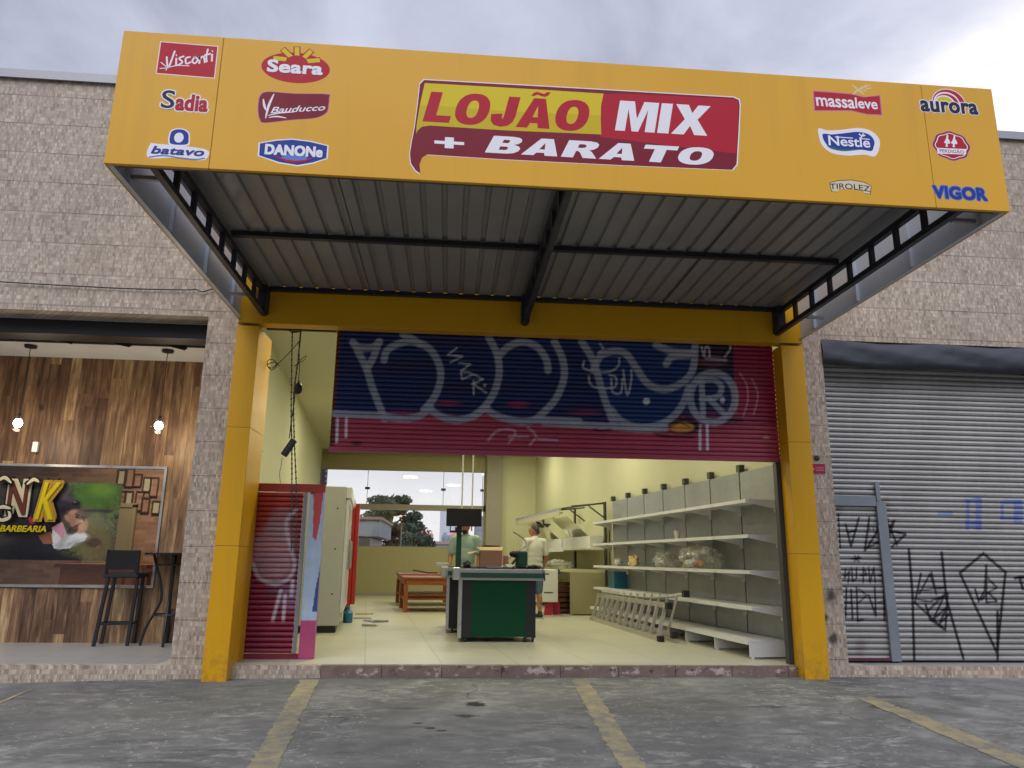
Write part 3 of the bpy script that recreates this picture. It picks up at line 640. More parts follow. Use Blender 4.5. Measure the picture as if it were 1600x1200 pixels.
# trapezoidal sheet, ribs running front to back
b = MB(); x = -2.23; prof = []
while x < 3.72:
    prof += [(x, 4.0), (x+.122, 4.0), (x+.134, 4.026), (x+.164, 4.026), (x+.176, 4.0)]; x += .1791
ysn = [-3.42, -2.5, -1.6, -.8, -.19]; n = len(prof)
for k, zz in ((0, 0), (1, .004)):
    o = len(b.v)
    b.v += [(p[0], y, p[1]+zz) for y in ysn for p in prof]
    for j in range(len(ysn)-1):
        for i in range(n-1):
            q = (o+j*n+i, o+j*n+i+1, o+(j+1)*n+i+1, o+(j+1)*n+i); b.f.append(q if k else q[::-1]); b.mi.append(0)
b.build('roof_sheet', 'sheet', can)
for xx in (-.95, 2.4):
    b = MB(); b.box((xx-.004, -3.4, 3.9955), (xx+.004, -.2, 3.9995)); b.build('sheet_lap', 'black', can)

# ---- prints on the fascia
Z1 = lambda x, y: (160+x/4, 40+y/4)
Z2 = lambda x, y: (600+x/2.6667, 90+y/2.6667)
Z3 = lambda x, y: (1200+x/4, 100+y/4)
def Zs(Z, *p): return [Z(*q) for q in p]
# main shop sign
p = Print(YF)
out = [(168, 93), (800, 128), (1455, 166), (1478, 176), (1482, 200), (1476, 330), (1469, 445), (1450, 468), (1000, 449), (500, 424), (180, 404), (158, 418), (148, 445), (152, 484), (132, 470), (112, 440), (108, 400), (116, 350), (128, 290), (140, 200), (150, 110)]
out = Zs(Z2, *out)
p.grow(out, 'lwhite', .007); p.poly(out, 'lmar')
p.poly(Zs(Z2, (905, 152), (1000, 150), (1455, 172), (1474, 182), (1477, 205), (1472, 330), (1468, 400), (900, 330)), 'lred')
p.poly(Zs(Z2, (170, 106), (560, 128), (915, 150), (904, 200), (903, 260), (905, 320), (500, 303), (190, 283), (158, 288), (140, 304), (134, 318), (136, 280), (150, 195)), 'lyel')
p.poly(Zs(Z2, (150, 196), (500, 222), (903, 240), (903, 260), (905, 320), (500, 303), (190, 283), (158, 288), (140, 304), (134, 318), (136, 280)), 'ldeep')
p.block('LOJÃO', Z2(160, 266), Z2(868, 184), 'lred')
p.block('MIX', Z2(962, 303), Z2(1364, 203), 'lwhite', .16)
c = p.w(Z2(272, 355)); p.poly([(c[0]+x*.105, c[1]+y*.043) for x, y in ((-1, -.28), (-.30, -.28), (-.30, -1), (.30, -1), (.30, -.28), (1, -.28), (1, .28), (.30, .28), (.30, 1), (-.30, 1), (-.30, .28), (-1, .28))], 'lwhite', False)
p.block('BARATO', Z2(420, 395), Z2(1386, 380), 'lwhite', .22, .09)
p.done('sign_print', fas, 'main red and yellow shop sign shaped like a speech bubble')
# red rectangle
p = Print(YF); q = Zs(Z1, (362, 98), (725, 128), (703, 331), (333, 300)); p.poly(q, 'lwhite'); p.grow(q, 'lred', -0.006)
for s in [[(402, 196), (412, 262), (452, 160)], [(462, 205), (460, 250)], [(508, 192), (480, 205), (500, 228), (474, 246)], [(548, 196), (522, 205), (524, 238), (552, 228)], [(578, 195), (562, 222), (578, 236), (596, 214), (580, 196)], [(606, 236), (608, 195), (607, 210), (632, 192), (640, 230)], [(660, 148), (650, 190), (652, 226)], [(640, 186), (676, 176)], [(686, 180), (684, 222)]]:
    p.ribbon(Zs(Z1, *s), 0.01232, 'lwhite')
for s in [[(686, 156), (690, 164)], [(462, 182), (464, 190)], [(408, 262), (470, 250), (542, 252)], [(360, 268), (398, 266)], [(366, 230), (398, 256)], [(398, 280), (404, 264)]]: p.ribbon(Zs(Z1, *s), 0.00672, 'lwhite')
p.done('logo_print', fas, 'red rectangle with white handwriting, top left corner')
# S + red letters
p = Print(YF)
p.text('adia', Z1(452, 530), Z1(668, 436), 'lred', bold=.012, fat=.004, border='lwhite', space=1.02, bw=0.0099)
p.text('S', Z1(362, 516), Z1(462, 408), 'lnavy', bold=.012, border='lwhite', bw=0.0088)
p.done('logo_print', fas, 'dark S followed by red letters on white outline')
# blue badge over slanted letters
p = Print(YF); q = Zs(Z1, (425, 665), (450, 648), (480, 644), (515, 650), (540, 672), (544, 710), (530, 748), (430, 746), (414, 715)); p.grow(q, 'lwhite', 0.0036, True); p.grow(q, 'lblue', -0.006, True)
p.disc(Z1(478, 700), 0.0312, 0.03808, 'lwhite')
p.poly(Zs(Z1, (285, 825), (300, 740), (340, 738), (640, 772), (652, 830), (600, 842), (440, 826)), 'lwhite', smooth=True)
p.text('batavo', Z1(302, 800), Z1(640, 768), 'lblue', shear=.22, bold=0, fat=.003, space=1.02)
p.ribbon(Zs(Z1, (292, 822), (380, 812), (480, 826), (580, 836), (640, 828)), 0.00672, 'lsky')
p.done('logo_print', fas, 'blue badge above slanted blue lettering')
# red oval with petals
p = Print(YF); e0 = Zs(Z1, *[(1208+214*math.cos(a), 264+95*math.sin(a)+.06*214*math.cos(a)) for a in np.radians(np.arange(0, 360, 15))])
for (a, c_) in (((1142, 210), (1078, 203)), ((1178, 195), (1134, 153)), ((1217, 190), (1216, 142)), ((1262, 200), (1300, 163)), ((1285, 222), (1350, 217))): p.ribbon(Zs(Z1, a, c_), 0.04928, 'lred')
p.poly(e0, 'lred', smooth=True)
for (a, c_) in (((1142, 210), (1078, 203)), ((1178, 195), (1134, 153)), ((1217, 190), (1216, 142)), ((1262, 200), (1300, 163)), ((1285, 222), (1350, 217))): p.ribbon(Zs(Z1, a, c_), 0.03248, 'lyel')
p.disc(Z1(1214, 240), 0.0806, 0.07, 'lred')
p.text('Seara', Z1(1026, 290), Z1(1382, 232), 'lwhite', bold=.012, fat=.004, space=1.04)
p.done('logo_print', fas, 'red oval with yellow petals on top')
# red flag with script
p = Print(YF); q = Zs(Z1, (985, 440), (1030, 413), (1200, 424), (1405, 428), (1418, 450), (1414, 500), (1400, 545), (1330, 578), (1180, 590), (1015, 608), (985, 590), (974, 550), (974, 490)); p.grow(q, 'lpink', 0.0036, True); p.grow(q, 'lmar', -0.0024, True)
p.text('Bauducco', Z1(1050, 548), Z1(1392, 530), 'lwhite', shear=.3, bold=.012, slope=.13)
for s in [[(1006, 460), (1012, 500), (1022, 528)], [(1020, 578), (1040, 500), (1072, 428)]]: p.ribbon(Zs(Z1, *s), 0.0168, 'lwhite', taper=True)
for s in [[(1036, 562), (1110, 545), (1200, 540)], [(1040, 574), (1090, 568), (1150, 578)]]: p.ribbon(Zs(Z1, *s), 0.0112, 'lwhite', taper=True)
p.done('logo_print', fas, 'dark red flag shape with white script')
# blue cartouche
p = Print(YF); q = Zs(Z1, (976, 732), (1090, 712), (1190, 706), (1300, 720), (1414, 748), (1408, 832), (1320, 862), (1220, 880), (1100, 860), (970, 814)); p.poly(q, 'lwhite'); p.grow(q, 'lblue', -0.0096)
p.poly(Zs(Z1, (1120, 822), (1200, 790), (1280, 822), (1250, 848), (1200, 854), (1150, 842)), 'lsky', smooth=True)
p.text('DANONe', Z1(1012, 806), Z1(1380, 758), 'lwhite', bold=.012, fat=.004, space=1.03)
p.ribbon(Zs(Z1, (1075, 816), (1140, 840), (1200, 851), (1260, 846), (1312, 830)), 0.01792, 'lred', taper=True)
p.done('logo_print', fas, 'blue cartouche with white letters and a red smile')
# red ribbon with wheat
p = Print(YF); q = Zs(Z3, (282, 168), (400, 176), (520, 186), (600, 206), (700, 196), (712, 320), (620, 316), (520, 292), (400, 292), (290, 292)); p.grow(q, 'lpink', 0.0048); p.grow(q, 'lred', -0.0048)
for s in [[(530, 190), (560, 165), (640, 130)], [(600, 190), (560, 160), (528, 130)]]: p.ribbon(Zs(Z3, *s), 0.0168, 'lbeige', taper=True)
for s in [[(575, 158), (590, 140)], [(600, 148), (616, 128)], [(580, 172), (612, 166)], [(610, 156), (645, 150)]]: p.ribbon(Zs(Z3, *s), 0.01008, 'lbeige')
p.text('massa', Z3(302, 262), Z3(540, 222), 'lwhite', bold=.02, slope=-.01, shear=-.05); p.text('leve', Z3(548, 276), Z3(680, 218), 'lwhite', bold=.02, slope=.0)
p.done('logo_print', fas, 'red waving ribbon with wheat ears')
# blue wave in white wave
p = Print(YF); q = Zs(Z3, (316, 402), (370, 414), (450, 412), (560, 400), (630, 412), (680, 446), (700, 490), (690, 545), (664, 578), (600, 566), (500, 572), (400, 556), (340, 510), (318, 450)); p.poly(q, 'lwhite', smooth=True)
q = Zs(Z3, (342, 438), (400, 440), (480, 432), (560, 424), (630, 440), (664, 480), (660, 520), (644, 544), (580, 536), (480, 545), (400, 530), (356, 490)); p.poly(q, 'lblue', smooth=True)
p.poly(Zs(Z3, (372, 510), (450, 530), (560, 532), (480, 545), (400, 532)), 'lgreen', smooth=True)
p.text('Nestle', Z3(380, 508), Z3(634, 462), 'lwhite', bold=.018); p.ribbon(Zs(Z3, (420, 456), (530, 463)), 0.00728, 'lwhite', smooth=False); p.ribbon(Zs(Z3, (586, 467), (634, 471)), 0.00728, 'lwhite', smooth=False)
for s in [[(570, 438), (588, 450), (606, 446)], [(580, 462), (590, 446), (596, 436)]]: p.ribbon(Zs(Z3, *s), 0.01008, 'lwhite')
p.done('logo_print', fas, 'blue wave shape in a white wave border')
# banner only
p = Print(YF); q = Zs(Z3, (384, 742), (440, 728), (520, 724), (600, 738), (646, 762), (640, 815), (604, 808), (598, 796), (520, 782), (440, 786), (432, 800), (398, 798)); p.grow(q, 'lbrown', 0.0024); p.grow(q, 'lcream', -0.0036)
p.text('TIROLEZ', Z3(388, 784), Z3(636, 762), 'lnavy', bold=.012, arc=.011, slope=-.01)
p.done('logo_print', fas, 'small cream banner with dark letters')
# rainbow over dark letters
p = Print(YF); c = Z3(1130, 246)
p.disc(c, 0.1362, 0.126, 'lwhite', a0=0, a1=180); p.disc(c, 0.13, 0.1193, 'lred', a0=0, a1=180)
c = Z3(1118, 246); p.disc(c, 0.1066, 0.098, 'lwhite', a0=0, a1=180); p.disc(c, 0.0962, 0.084, 'lred', a0=0, a1=180); c = Z3(1106, 246); p.disc(c, 0.0806, 0.07, 'lwhite', a0=0, a1=180); p.disc(c, 0.0702, 0.0588, 'lyel', a0=0, a1=180)
p.text('aurora', Z3(956, 296), Z3(1306, 248), 'lnavy', bold=.012, fat=.004, border='lwhite', space=1.06, bw=0.0077)
p.done('logo_print', fas, 'red and yellow rainbow above dark letters')
# wavy red seal with two birds
p = Print(YF); c = p.w(Z3(1146, 512))
def seal(r): return [(c[0]+(r+.0045*math.cos(8*a))*math.cos(a)*1.12, c[1]+(r+.0045*math.cos(8*a))*math.sin(a)*.93) for a in np.radians(np.arange(0, 360, 5))]
p.poly(seal(0.1319), 'lpink', False); p.poly(seal(0.1264), 'lmar', False); p.poly(seal(0.1134), 'lwhite', False); p.poly(seal(0.1068), 'lred', False)
p.poly(Zs(Z3, (1056, 524), (1240, 532), (1238, 566), (1058, 560)), 'lwhite')
p.text('PERDIGÃO', Z3(1074, 552), Z3(1222, 536), 'lmar', bold=.012)
for dx in (0, 44): p.poly(Zs(Z3, *[(x+dx, y+dx*.06) for x, y in ((1118, 440), (1126, 448), (1126, 466), (1136, 482), (1138, 496), (1122, 500), (1124, 516), (1110, 516), (1112, 500), (1100, 490), (1108, 476), (1114, 460))]), 'lwhite', smooth=True)
p.done('logo_print', fas, 'wavy red seal with two white birds')
# blue letters
p = Print(YF); p.text('VIGOR', Z3(1036, 838), Z3(1362, 776), 'lblue', bold=.012, fat=.004, border='lsky', space=1.06, bw=0.0088)
p.done('logo_print', fas, 'plain blue capital letters, bottom right corner')

# ================================================================== ROLLER SHUTTERS
def slats(x0, x1, z0, z1, Y, pitch, depth, nx):
    """corrugated slat curtain as one sheet; returns MB and vertex array"""
    prof = [(0.0, 0.012), (.06, .0), (.2, -depth*.75), (.5, -depth), (.8, -depth*.75), (.94, .0)]
    zs, ys = [], []; z = z0
    while z < z1:
        for a, d in prof:
            if z+a*pitch <= z1: zs.append(z+a*pitch); ys.append(Y+d)
        z += pitch
    xs = np.linspace(x0, x1, nx); nz = len(zs)
    V = np.stack([np.tile(xs, nz), np.repeat(ys, nx), np.repeat(zs, nx)], 1)
    b = MB(); b.v = [tuple(v) for v in V.tolist()]
    b.f = [(j*nx+i, j*nx+i+1, (j+1)*nx+i+1, (j+1)*nx+i) for j in range(nz-1) for i in range(nx-1)]; b.mi = [0]*len(b.f)
    return b, V
SY = .10
x0s, x1s, z0s, z1s = -1.335, 3.835, 2.275, 3.66
t = thing('roller_shutter', 'half raised roller shutter painted blue and crimson with big grey graffiti outlines', 'roller shutter', (1.25, SY, z0s))
b, V = slats(x0s, x1s, z0s, z1s, SY, .0535, .013, 560)
P = proj(V); C = np.zeros((len(V), 3)); C[:] = lin((22, 38, 84))
# blotchy ground coats
nz1 = np.sin(P[:, 0]*.021+np.sin(P[:, 1]*.09)*1.3)+np.sin(P[:, 1]*.16+P[:, 0]*.007)
k = np.clip(nz1*.5, 0, 1)[:, None]; C[:] = C*(1-k*.6)+np.array(lin((44, 30, 62)))*k*.6
A = lambda *p: [(500+x/4, 510+y/4) for x, y in p]
B = lambda *p: [(850+x/4, 520+y/4) for x, y in p]
fillpoly(P, C, A((80, 560), (400, 570), (520, 600), (620, 590), (690, 555), (760, 590), (860, 605), (960, 585), (1040, 540), (1110, 585), (1250, 610), (1400, 606), (1620, 605), (1800, 612), (1900, 620), (2050, 635), (2200, 620), (2270, 560), (2300, 590), (2420, 620), (2560, 610), (2590, 560), (2590, 0), (2900, 0), (2900, 1000), (0, 1000)), (150, 56, 74))
fillpoly(P, C, B((1185, 40), (1185, 240), (1210, 330), (1215, 500), (1180, 560), (1450, 580), (1450, 40)), (134, 30, 62))
for (cx, cy, rx, ry, c, al) in [(640, 655, 60, 12, (176, 60, 96), .5), (1000, 690, 120, 10, (170, 56, 92), .45), (1120, 660, 60, 18, (120, 26, 56), .5), (720, 690, 90, 6, (176, 70, 104), .4), (700, 630, 20, 4, (150, 50, 70), .6), (810, 632, 16, 5, (170, 40, 70), .6), (915, 645, 24, 4, (130, 50, 70), .6)]: blob(P, C, cx, cy, rx, ry, c, al, .8)
fillpoly(P, C, A((100, 0), (134, 0), (95, 560), (88, 800), (50, 800)), (86, 34, 30))
fillpoly(P, C, B((960, 30), (1180, 30), (1180, 240), (960, 240)), (40, 28, 44)); blob(P, C, 1115, 564, 22, 9, (120, 70, 86), .6, .5)
fillpoly(P, C, B((240, 50), (960, 50), (960, 250), (900, 480), (760, 560), (640, 575), (500, 545), (430, 500), (360, 350), (300, 200)), (20, 52, 104), .8)
G = (150, 155, 166); G2 = (176, 178, 184)
for s in [A((215, 110), (290, 265), (330, 390), (385, 530), (402, 575)), A((368, 100), (335, 190), (300, 255)), A((205, 100), (250, 132), (330, 130), (372, 95)),
          A((400, 210), (420, 150), (500, 105), (590, 95), (690, 145), (748, 250), (750, 350), (710, 450), (650, 520)), A((520, 50), (580, 80), (620, 110)),
          A((1055, 70), (1105, 170), (1120, 290), (1090, 410), (1030, 500), (960, 560)), A((1115, 190), (1180, 125), (1270, 98), (1360, 130), (1415, 210), (1425, 275)),
          A((1465, 95), (1515, 200), (1525, 320), (1475, 450), (1390, 545), (1350, 580)),
          A((95, 545), (250, 552), (400, 560)), A((400, 560), (520, 578), (620, 560), (690, 505)), A((690, 520), (760, 565), (860, 585), (960, 560), (1040, 505)), A((1040, 515), (1110, 560), (1250, 595), (1360, 585), (1500, 590), (1620, 596)),
          B((235, 55), (310, 180), (365, 370), (410, 500), (440, 580)), B((310, 230), (350, 150), (430, 115), (510, 130), (570, 210), (640, 310), (720, 350), (800, 345), (890, 290), (935, 210), (945, 60)), B((700, 75), (800, 115), (930, 125)), B((765, 195), (800, 150), (900, 140)),
          B((420, 480), (480, 550), (580, 588), (700, 580), (800, 530), (870, 440), (905, 340)), B((0, 560), (200, 572), (440, 585)), B((450, 588), (600, 600), (760, 596))]:
    spray(P, C, s, 11.0, G, .82, 2.5)
for rr in (0,):
    ang = np.radians(np.arange(0, 361, 12)); spray(P, C, B(*[(1055+140*math.cos(a), 405+155*math.sin(a)) for a in ang]), 11, G, .8, 2.5)
for s in [B((985, 300), (990, 400), (995, 510)), B((960, 305), (1060, 295), (1110, 340), (1080, 400), (985, 415)), B((1030, 410), (1080, 460), (1120, 500))]: spray(P, C, s, 9, G, .8, 2)
# loops and tags in thinner paint
for s in [B((250, 180), (245, 215), (280, 235), (340, 245), (420, 240), (465, 205), (470, 160)), B((280, 270), (290, 320), (340, 345), (440, 340), (450, 280), (410, 265)), B((420, 290), (430, 370), (480, 375), (490, 290)), B((495, 235), (520, 390), (545, 300), (545, 230)), B((350, 70), (370, 100), (340, 125)),
          B((985, 90), (1000, 145), (1010, 90), (1030, 95), (1035, 150)), B((1130, 150), (1160, 110), (1165, 80)), B((1010, 160), (1140, 170))]: spray(P, C, s, 3.2, G2, .75, 1.5)
for s in [A((855, 135), (798, 178), (890, 188), (815, 225)), A((870, 228), (940, 236), (880, 280), (945, 290)), A((880, 280), (888, 330), (960, 300), (1020, 330), (950, 360)), A((960, 340), (960, 425)), A((960, 360), (1040, 415))]: spray(P, C, s, 2.8, G2, .8, 1.2, smooth=False)
blob(P, C, 757.5, 602, 2.4, 2.4, G2, .9, .4)
for s in [A((1050, 712), (1105, 655), (1180, 642), (1222, 665), (1180, 728)), A((1180, 690), (1300, 688)), A((1300, 632), (1350, 685), (1312, 738)), A((1360, 702), (1484, 712))]: spray(P, C, s, 3.5, (196, 150, 170), .75, 1.5)
for s in [A((110, 575), (104, 720)), A((165, 575), (162, 690)), B((975, 575), (975, 730)), B((1020, 575), (1022, 730))]: spray(P, C, s, 4.4, (190, 190, 200), .9, 1.2)
for s in [B((1222, 250), (1268, 330), (1272, 430), (1245, 520)), B((1300, 290), (1335, 370), (1330, 440), (1310, 510))]: spray(P, C, s, 2.6, (190, 120, 140), .8, 1.2)
blob(P, C, 1070, 666, 24, 13, (36, 22, 30), .95, .3); blob(P, C, 1066, 668, 19, 8, (196, 136, 60), .95, .25); spray(P, C, B((790, 590), (850, 560), (910, 590)), 2, (40, 24, 20), .9); spray(P, C, B((690, 630), (780, 650), (940, 655)), 4, (40, 20, 30), .8); spray(P, C, B((310, 600), (360, 612), (420, 602)), 3, (40, 20, 30), .7); blob(P, C, 1148, 657, 12, 4, (40, 20, 30), .8, .6)
blob(P, C, 1010, 627, 5.5, 5.5, (190, 194, 200), .95, .3); blob(P, C, 1129, 625, 4, 5, (190, 194, 200), .8, .3); blob(P, C, 557, 693, 8, 4, (60, 20, 44), .8, .8); blob(P, C, 1197, 684, 5, 2, (190, 150, 120), .8, .5)
o = b.build('slat_curtain', 'paint', t); color_attr(o, np.minimum(C*1.35, .9))
b = MB(); b.box((x0s, SY-.02, z0s-.055), (x1s, SY+.02, z0s-.003)); b.build('bottom_bar', plain('crimson_bar', lin((168, 60, 86)), .45), t)
b = MB(); b.box((3.765, SY-.04, 0.005), (3.89, SY+.05, 2.215)); b.build('guide_rail', 'post', t)
b = MB(); b.box((-2.13, SY-.02, 3.60), (-1.34, SY+.02, 3.635)); b.build('guide_beam', 'black', t)

# wicket door standing in the left of the opening
DY = .46
d = thing('shutter_door', 'narrow slatted door in faded red and grey spray paint beside the left yellow pillar', 'door', (-1.8, DY, 0))
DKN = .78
def paint_door(o_V):
    P = proj(o_V); C = np.zeros((len(P), 3)); C[:] = lin((140, 22, 56))
    Q = lambda *p: [(380+x/4, 740+y/4) for x, y in p]
    fillpoly(P, C, Q((-80, 0), (600, 0), (600, 420), (300, 470), (-80, 580)), (188, 56, 38))
    C[:] = C*(0.94+.06*np.sin(P[:, 0]*.2+P[:, 1]*.05))[:, None]
    blob(P, C, 429, 862, 34, 46, (188, 150, 158), .75, .35, .1); blob(P, C, 440, 820, 22, 26, (170, 140, 150), .6, .5)
    blob(P, C, 462, 835, 9, 80, (96, 34, 46), .55, .6); blob(P, C, 440, 923, 26, 9, (110, 60, 90), .75, .5); blob(P, C, 458, 935, 22, 20, (150, 110, 140), .6, .5)
    spray(P, C, Q((60, 560), (100, 650), (200, 690), (290, 650), (320, 560), (290, 440), (270, 300), (330, 230)), 6, (206, 196, 204), .8, 3)
    for s in [Q((235, 730), (185, 915)), Q((310, 670), (300, 760)), Q((262, 760), (250, 915)), Q((345, 800), (348, 905)), Q((370, 720), (350, 760))]: spray(P, C, s, 5.5, (206, 202, 212), .85, 2)
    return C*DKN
dx0, dx1, px1 = -2.225, -1.585, -1.40
def strip(name, x0, x1, z0, z1, Y, dpt, parent, nx=8, nzs=60, fn=None):
    zs = np.linspace(z0, z1, nzs); xs = np.linspace(x0, x1, nx); b = MB()
    V = np.array([(x, Y, z) for z in zs for x in xs]); b.v = [tuple(v) for v in V.tolist()]
    b.f = [(j*nx+i, j*nx+i+1, (j+1)*nx+i+1, (j+1)*nx+i) for j in range(nzs-1) for i in range(nx-1)]; b.mi = [0]*len(b.f); n0 = len(b.v)
    b.box((x0, Y+.001, z0), (x1, Y+dpt, z1)); V2 = np.array(b.v); o = b.build(name, 'paint', parent); color_attr(o, fn(V2)); return o
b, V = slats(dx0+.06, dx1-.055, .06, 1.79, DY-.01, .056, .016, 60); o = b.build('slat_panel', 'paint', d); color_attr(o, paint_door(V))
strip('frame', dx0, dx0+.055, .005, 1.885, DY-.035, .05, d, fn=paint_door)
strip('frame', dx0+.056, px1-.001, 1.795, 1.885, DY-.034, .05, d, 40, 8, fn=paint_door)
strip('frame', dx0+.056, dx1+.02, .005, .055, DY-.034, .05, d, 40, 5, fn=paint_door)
b = MB(); b.box((dx1-.05, DY-.03, .06), (dx1-.012, DY+.02, 1.79)); b.build('edge_rail', 'greymetal', d)
def paint_post(V):
    P = proj(V); C = np.zeros((len(P), 3)); C[:] = lin((170, 190, 208))
    Q = lambda *p: [(380+x/4, 740+y/4) for x, y in p]
    fillpoly(P, C, Q((330, 920), (520, 920), (520, 1300), (330, 1300)), (176, 72, 112)); fillpoly(P, C, Q((505, 470), (520, 480), (500, 860), (430, 865), (455, 700)), (44, 72, 140))
    fillpoly(P, C, Q((440, 130), (505, 95), (480, 300), (455, 420), (435, 400)), (188, 70, 70)); fillpoly(P, C, Q((380, -40), (560, -40), (560, 85), (480, 105), (440, 130), (380, 130)), (70, 62, 82)); fillpoly(P, C, Q((400, 70), (470, 66), (450, 110), (390, 120)), (150, 164, 178))
    for z in (0, 16, 30, 46, 60): fillpoly(P, C, [(508, 735+z/4*2), (512, 735+z/4*2), (512, 738+z/4*2), (508, 738+z/4*2)], (170, 170, 180))
    return C
strip('post', dx1+.02, px1, .005, 1.794, DY-.03, .06, d, 22, 120, fn=paint_post)
strip('post', px1-.055, px1+.004, 1.887, 2.06, DY-.032, .06, d, 8, 20, fn=paint_post)

# closed shutter on the right
gx0, gx1, gz0, gz1 = 4.47, 8.15, .02, 3.69
t = thing('roller_shutter', 'closed bare grey roller shutter scrawled with thin black tags', 'roller shutter', (6.3, .25, 0))
b, V = slats(gx0, gx1, gz0, gz1, .25, .062, .018, 430)
P = proj(V); C = np.zeros((len(V), 3)); C[:] = lin((158, 156, 150))
C *= (1+.05*np.sin(P[:, 1]*.35)+.04*np.sin(P[:, 0]*.05+P[:, 1]*.02))[:, None]
H = lambda *p: [(1230+x/2.105, 500+y/2.105) for x, y in p]
K = (22, 22, 26)
for s, wd in [(H((400, 755), (412, 900), (418, 1120)), 5), (H((508, 765), (524, 920), (580, 1115)), 5), (H((440, 835), (420, 930), (520, 1020), (528, 900)), 4), (H((435, 900), (470, 835), (490, 900), (475, 830)), 3.5), (H((430, 890), (520, 880)), 3.5), (H((430, 920), (470, 925), (525, 905)), 4), (H((460, 960), (520, 900), (480, 985), (525, 945), (500, 1000), (530, 970)), 4), (H((455, 935), (470, 985), (520, 1020)), 4),
              (H((645, 768), (568, 832), (690, 1095), (718, 830), (645, 768)), 5), (H((692, 960), (692, 1118)), 5), (H((618, 885), (630, 925), (650, 890), (655, 805), (655, 930), (690, 925), (660, 895), (640, 920)), 4), (H((660, 850), (690, 880), (655, 900)), 3.5),
              (H((192, 672), (210, 745), (236, 650)), 4), (H((200, 700), (228, 690)), 3.5), (H((270, 650), (255, 760), (300, 690), (262, 750), (318, 722)), 4), (H((330, 655), (325, 745), (352, 660), (330, 690), (390, 705), (345, 745)), 4.5), (H((332, 670), (345, 700), (362, 740)), 4),
              (H((222, 775), (236, 796)), 3), (H((236, 775), (220, 796)), 3), (H((212, 786), (242, 783)), 3), (H((270, 685), (272, 688)), 3), (H((282, 685), (284, 688)), 3), (H((294, 685), (296, 688)), 3),
              (H((192, 820), (188, 850), (205, 825), (200, 865)), 3), (H((212, 815), (215, 860), (228, 850), (228, 815)), 3), (H((240, 840), (262, 838), (250, 815), (250, 865)), 3), (H((268, 815), (272, 865), (285, 815), (290, 865)), 3), (H((300, 840), (325, 842)), 3), (H((312, 815), (315, 870)), 3),
              (H((195, 880), (192, 980)), 3.5), (H((210, 885), (215, 985)), 3.5), (H((196, 930), (214, 932)), 3), (H((228, 880), (232, 990), (250, 985)), 3.5), (H((235, 885), (262, 905), (235, 930)), 3), (H((268, 905), (292, 975), (288, 880)), 3.5), (H((300, 930), (335, 920)), 3), (H((318, 880), (320, 985)), 3.5), (H((335, 890), (342, 985)), 3), (H((168, 640), (175, 750)), 3), (H((750, 850), (779, 845)), 6), (H((765, 850), (775, 885)), 5)]:
    spray(P, C, s, wd*.86, K, .93, 1.2, smooth=False)
spray(P, C, [(1640, 880), (1700, 1010), (1720, 900)], 3, K, .9); spray(P, C, [(1620, 900), (1660, 990)], 3, K, .9)
BL = (70, 104, 176)
for a, c in (((495, 630), (545, 642)), ((580, 585), (640, 600)), ((585, 660), (640, 680)), ((620, 585), (640, 690)), ((588, 590), (600, 690)), ((712, 590), (770, 605)), ((700, 645), (760, 660)), ((745, 590), (775, 670)), ((702, 595), (712, 660))): fillpoly(P, C, H(a, (c[0], a[1]), c, (a[0], c[1])), BL, .55)
for cx, cy in ((1310, 790), (1345, 1010), (1385, 790)): blob(P, C, cx, cy, 8, 14, (96, 70, 56), .35, .9)
o = b.build('slat_curtain', 'galv', t); color_attr(o, C)
b = MB(); b.box((4.41, .12, .0), (4.462, .30, 3.42)); b.build('guide_rail', 'greymetal', t)
dk = b = MB(); b.box((gx0+.03, .20, .025), (5.04, .218, .055)); b.build('door_sill', plain('rusty_red_bar', lin((84, 36, 38)), .7), t)
p0, p1 = onY(1383, 765, .2), onY(1411, 1035, .2)
b = MB(); b.box((5.02, .195, .02), (5.135, .225, 1.80)); b.box((5.03, .20, 1.81), (5.08, .22, 2.02)); b.build('door_post', plain('grey_post', lin((128, 134, 138)), .5, .3, .2, 3), t)
b = MB(); b.box((gx0+.02, .2, 1.745), (5.018, .222, 1.86)); b.build('door_header', plain('grey_header', lin((128, 134, 138)), .5, .3, .2, 3), t)
# black sheet rolled at the top of the opening
aw = thing('rolled_awning', 'black tarpaulin valance hanging across the top of the closed grey shutter', 'awning', (6.3, -.08, 3.4))
xs = np.linspace(4.40, 8.18, 70); b = MB(); rows = [(3.70, -.005), (3.665, -.02), (3.60, -.026), (3.53, -.03), (3.46, -.028), (3.395, -.02), (3.39, .02)]
for z, y in rows:
    for x in xs: b.v.append((x, y+.007*math.sin(x*5+z*22)+.004*math.sin(x*17-z*30), z-.02*math.sin((x-4.4)*1.1)-.012*math.sin(x*4)-(.0 if z > 3.6 else .0)))
n = len(xs); b.f = [(j*n+i, (j+1)*n+i, (j+1)*n+i+1, j*n+i+1) for j in range(len(rows)-1) for i in range(n-1)]; b.mi = [0]*len(b.f)
b.build('sheet', 'tarp', aw, smooth=True)
b = MB(); b.box((4.41, .06, 3.655), (8.18, .10, 3.695)); b.build('rail', 'black', aw)

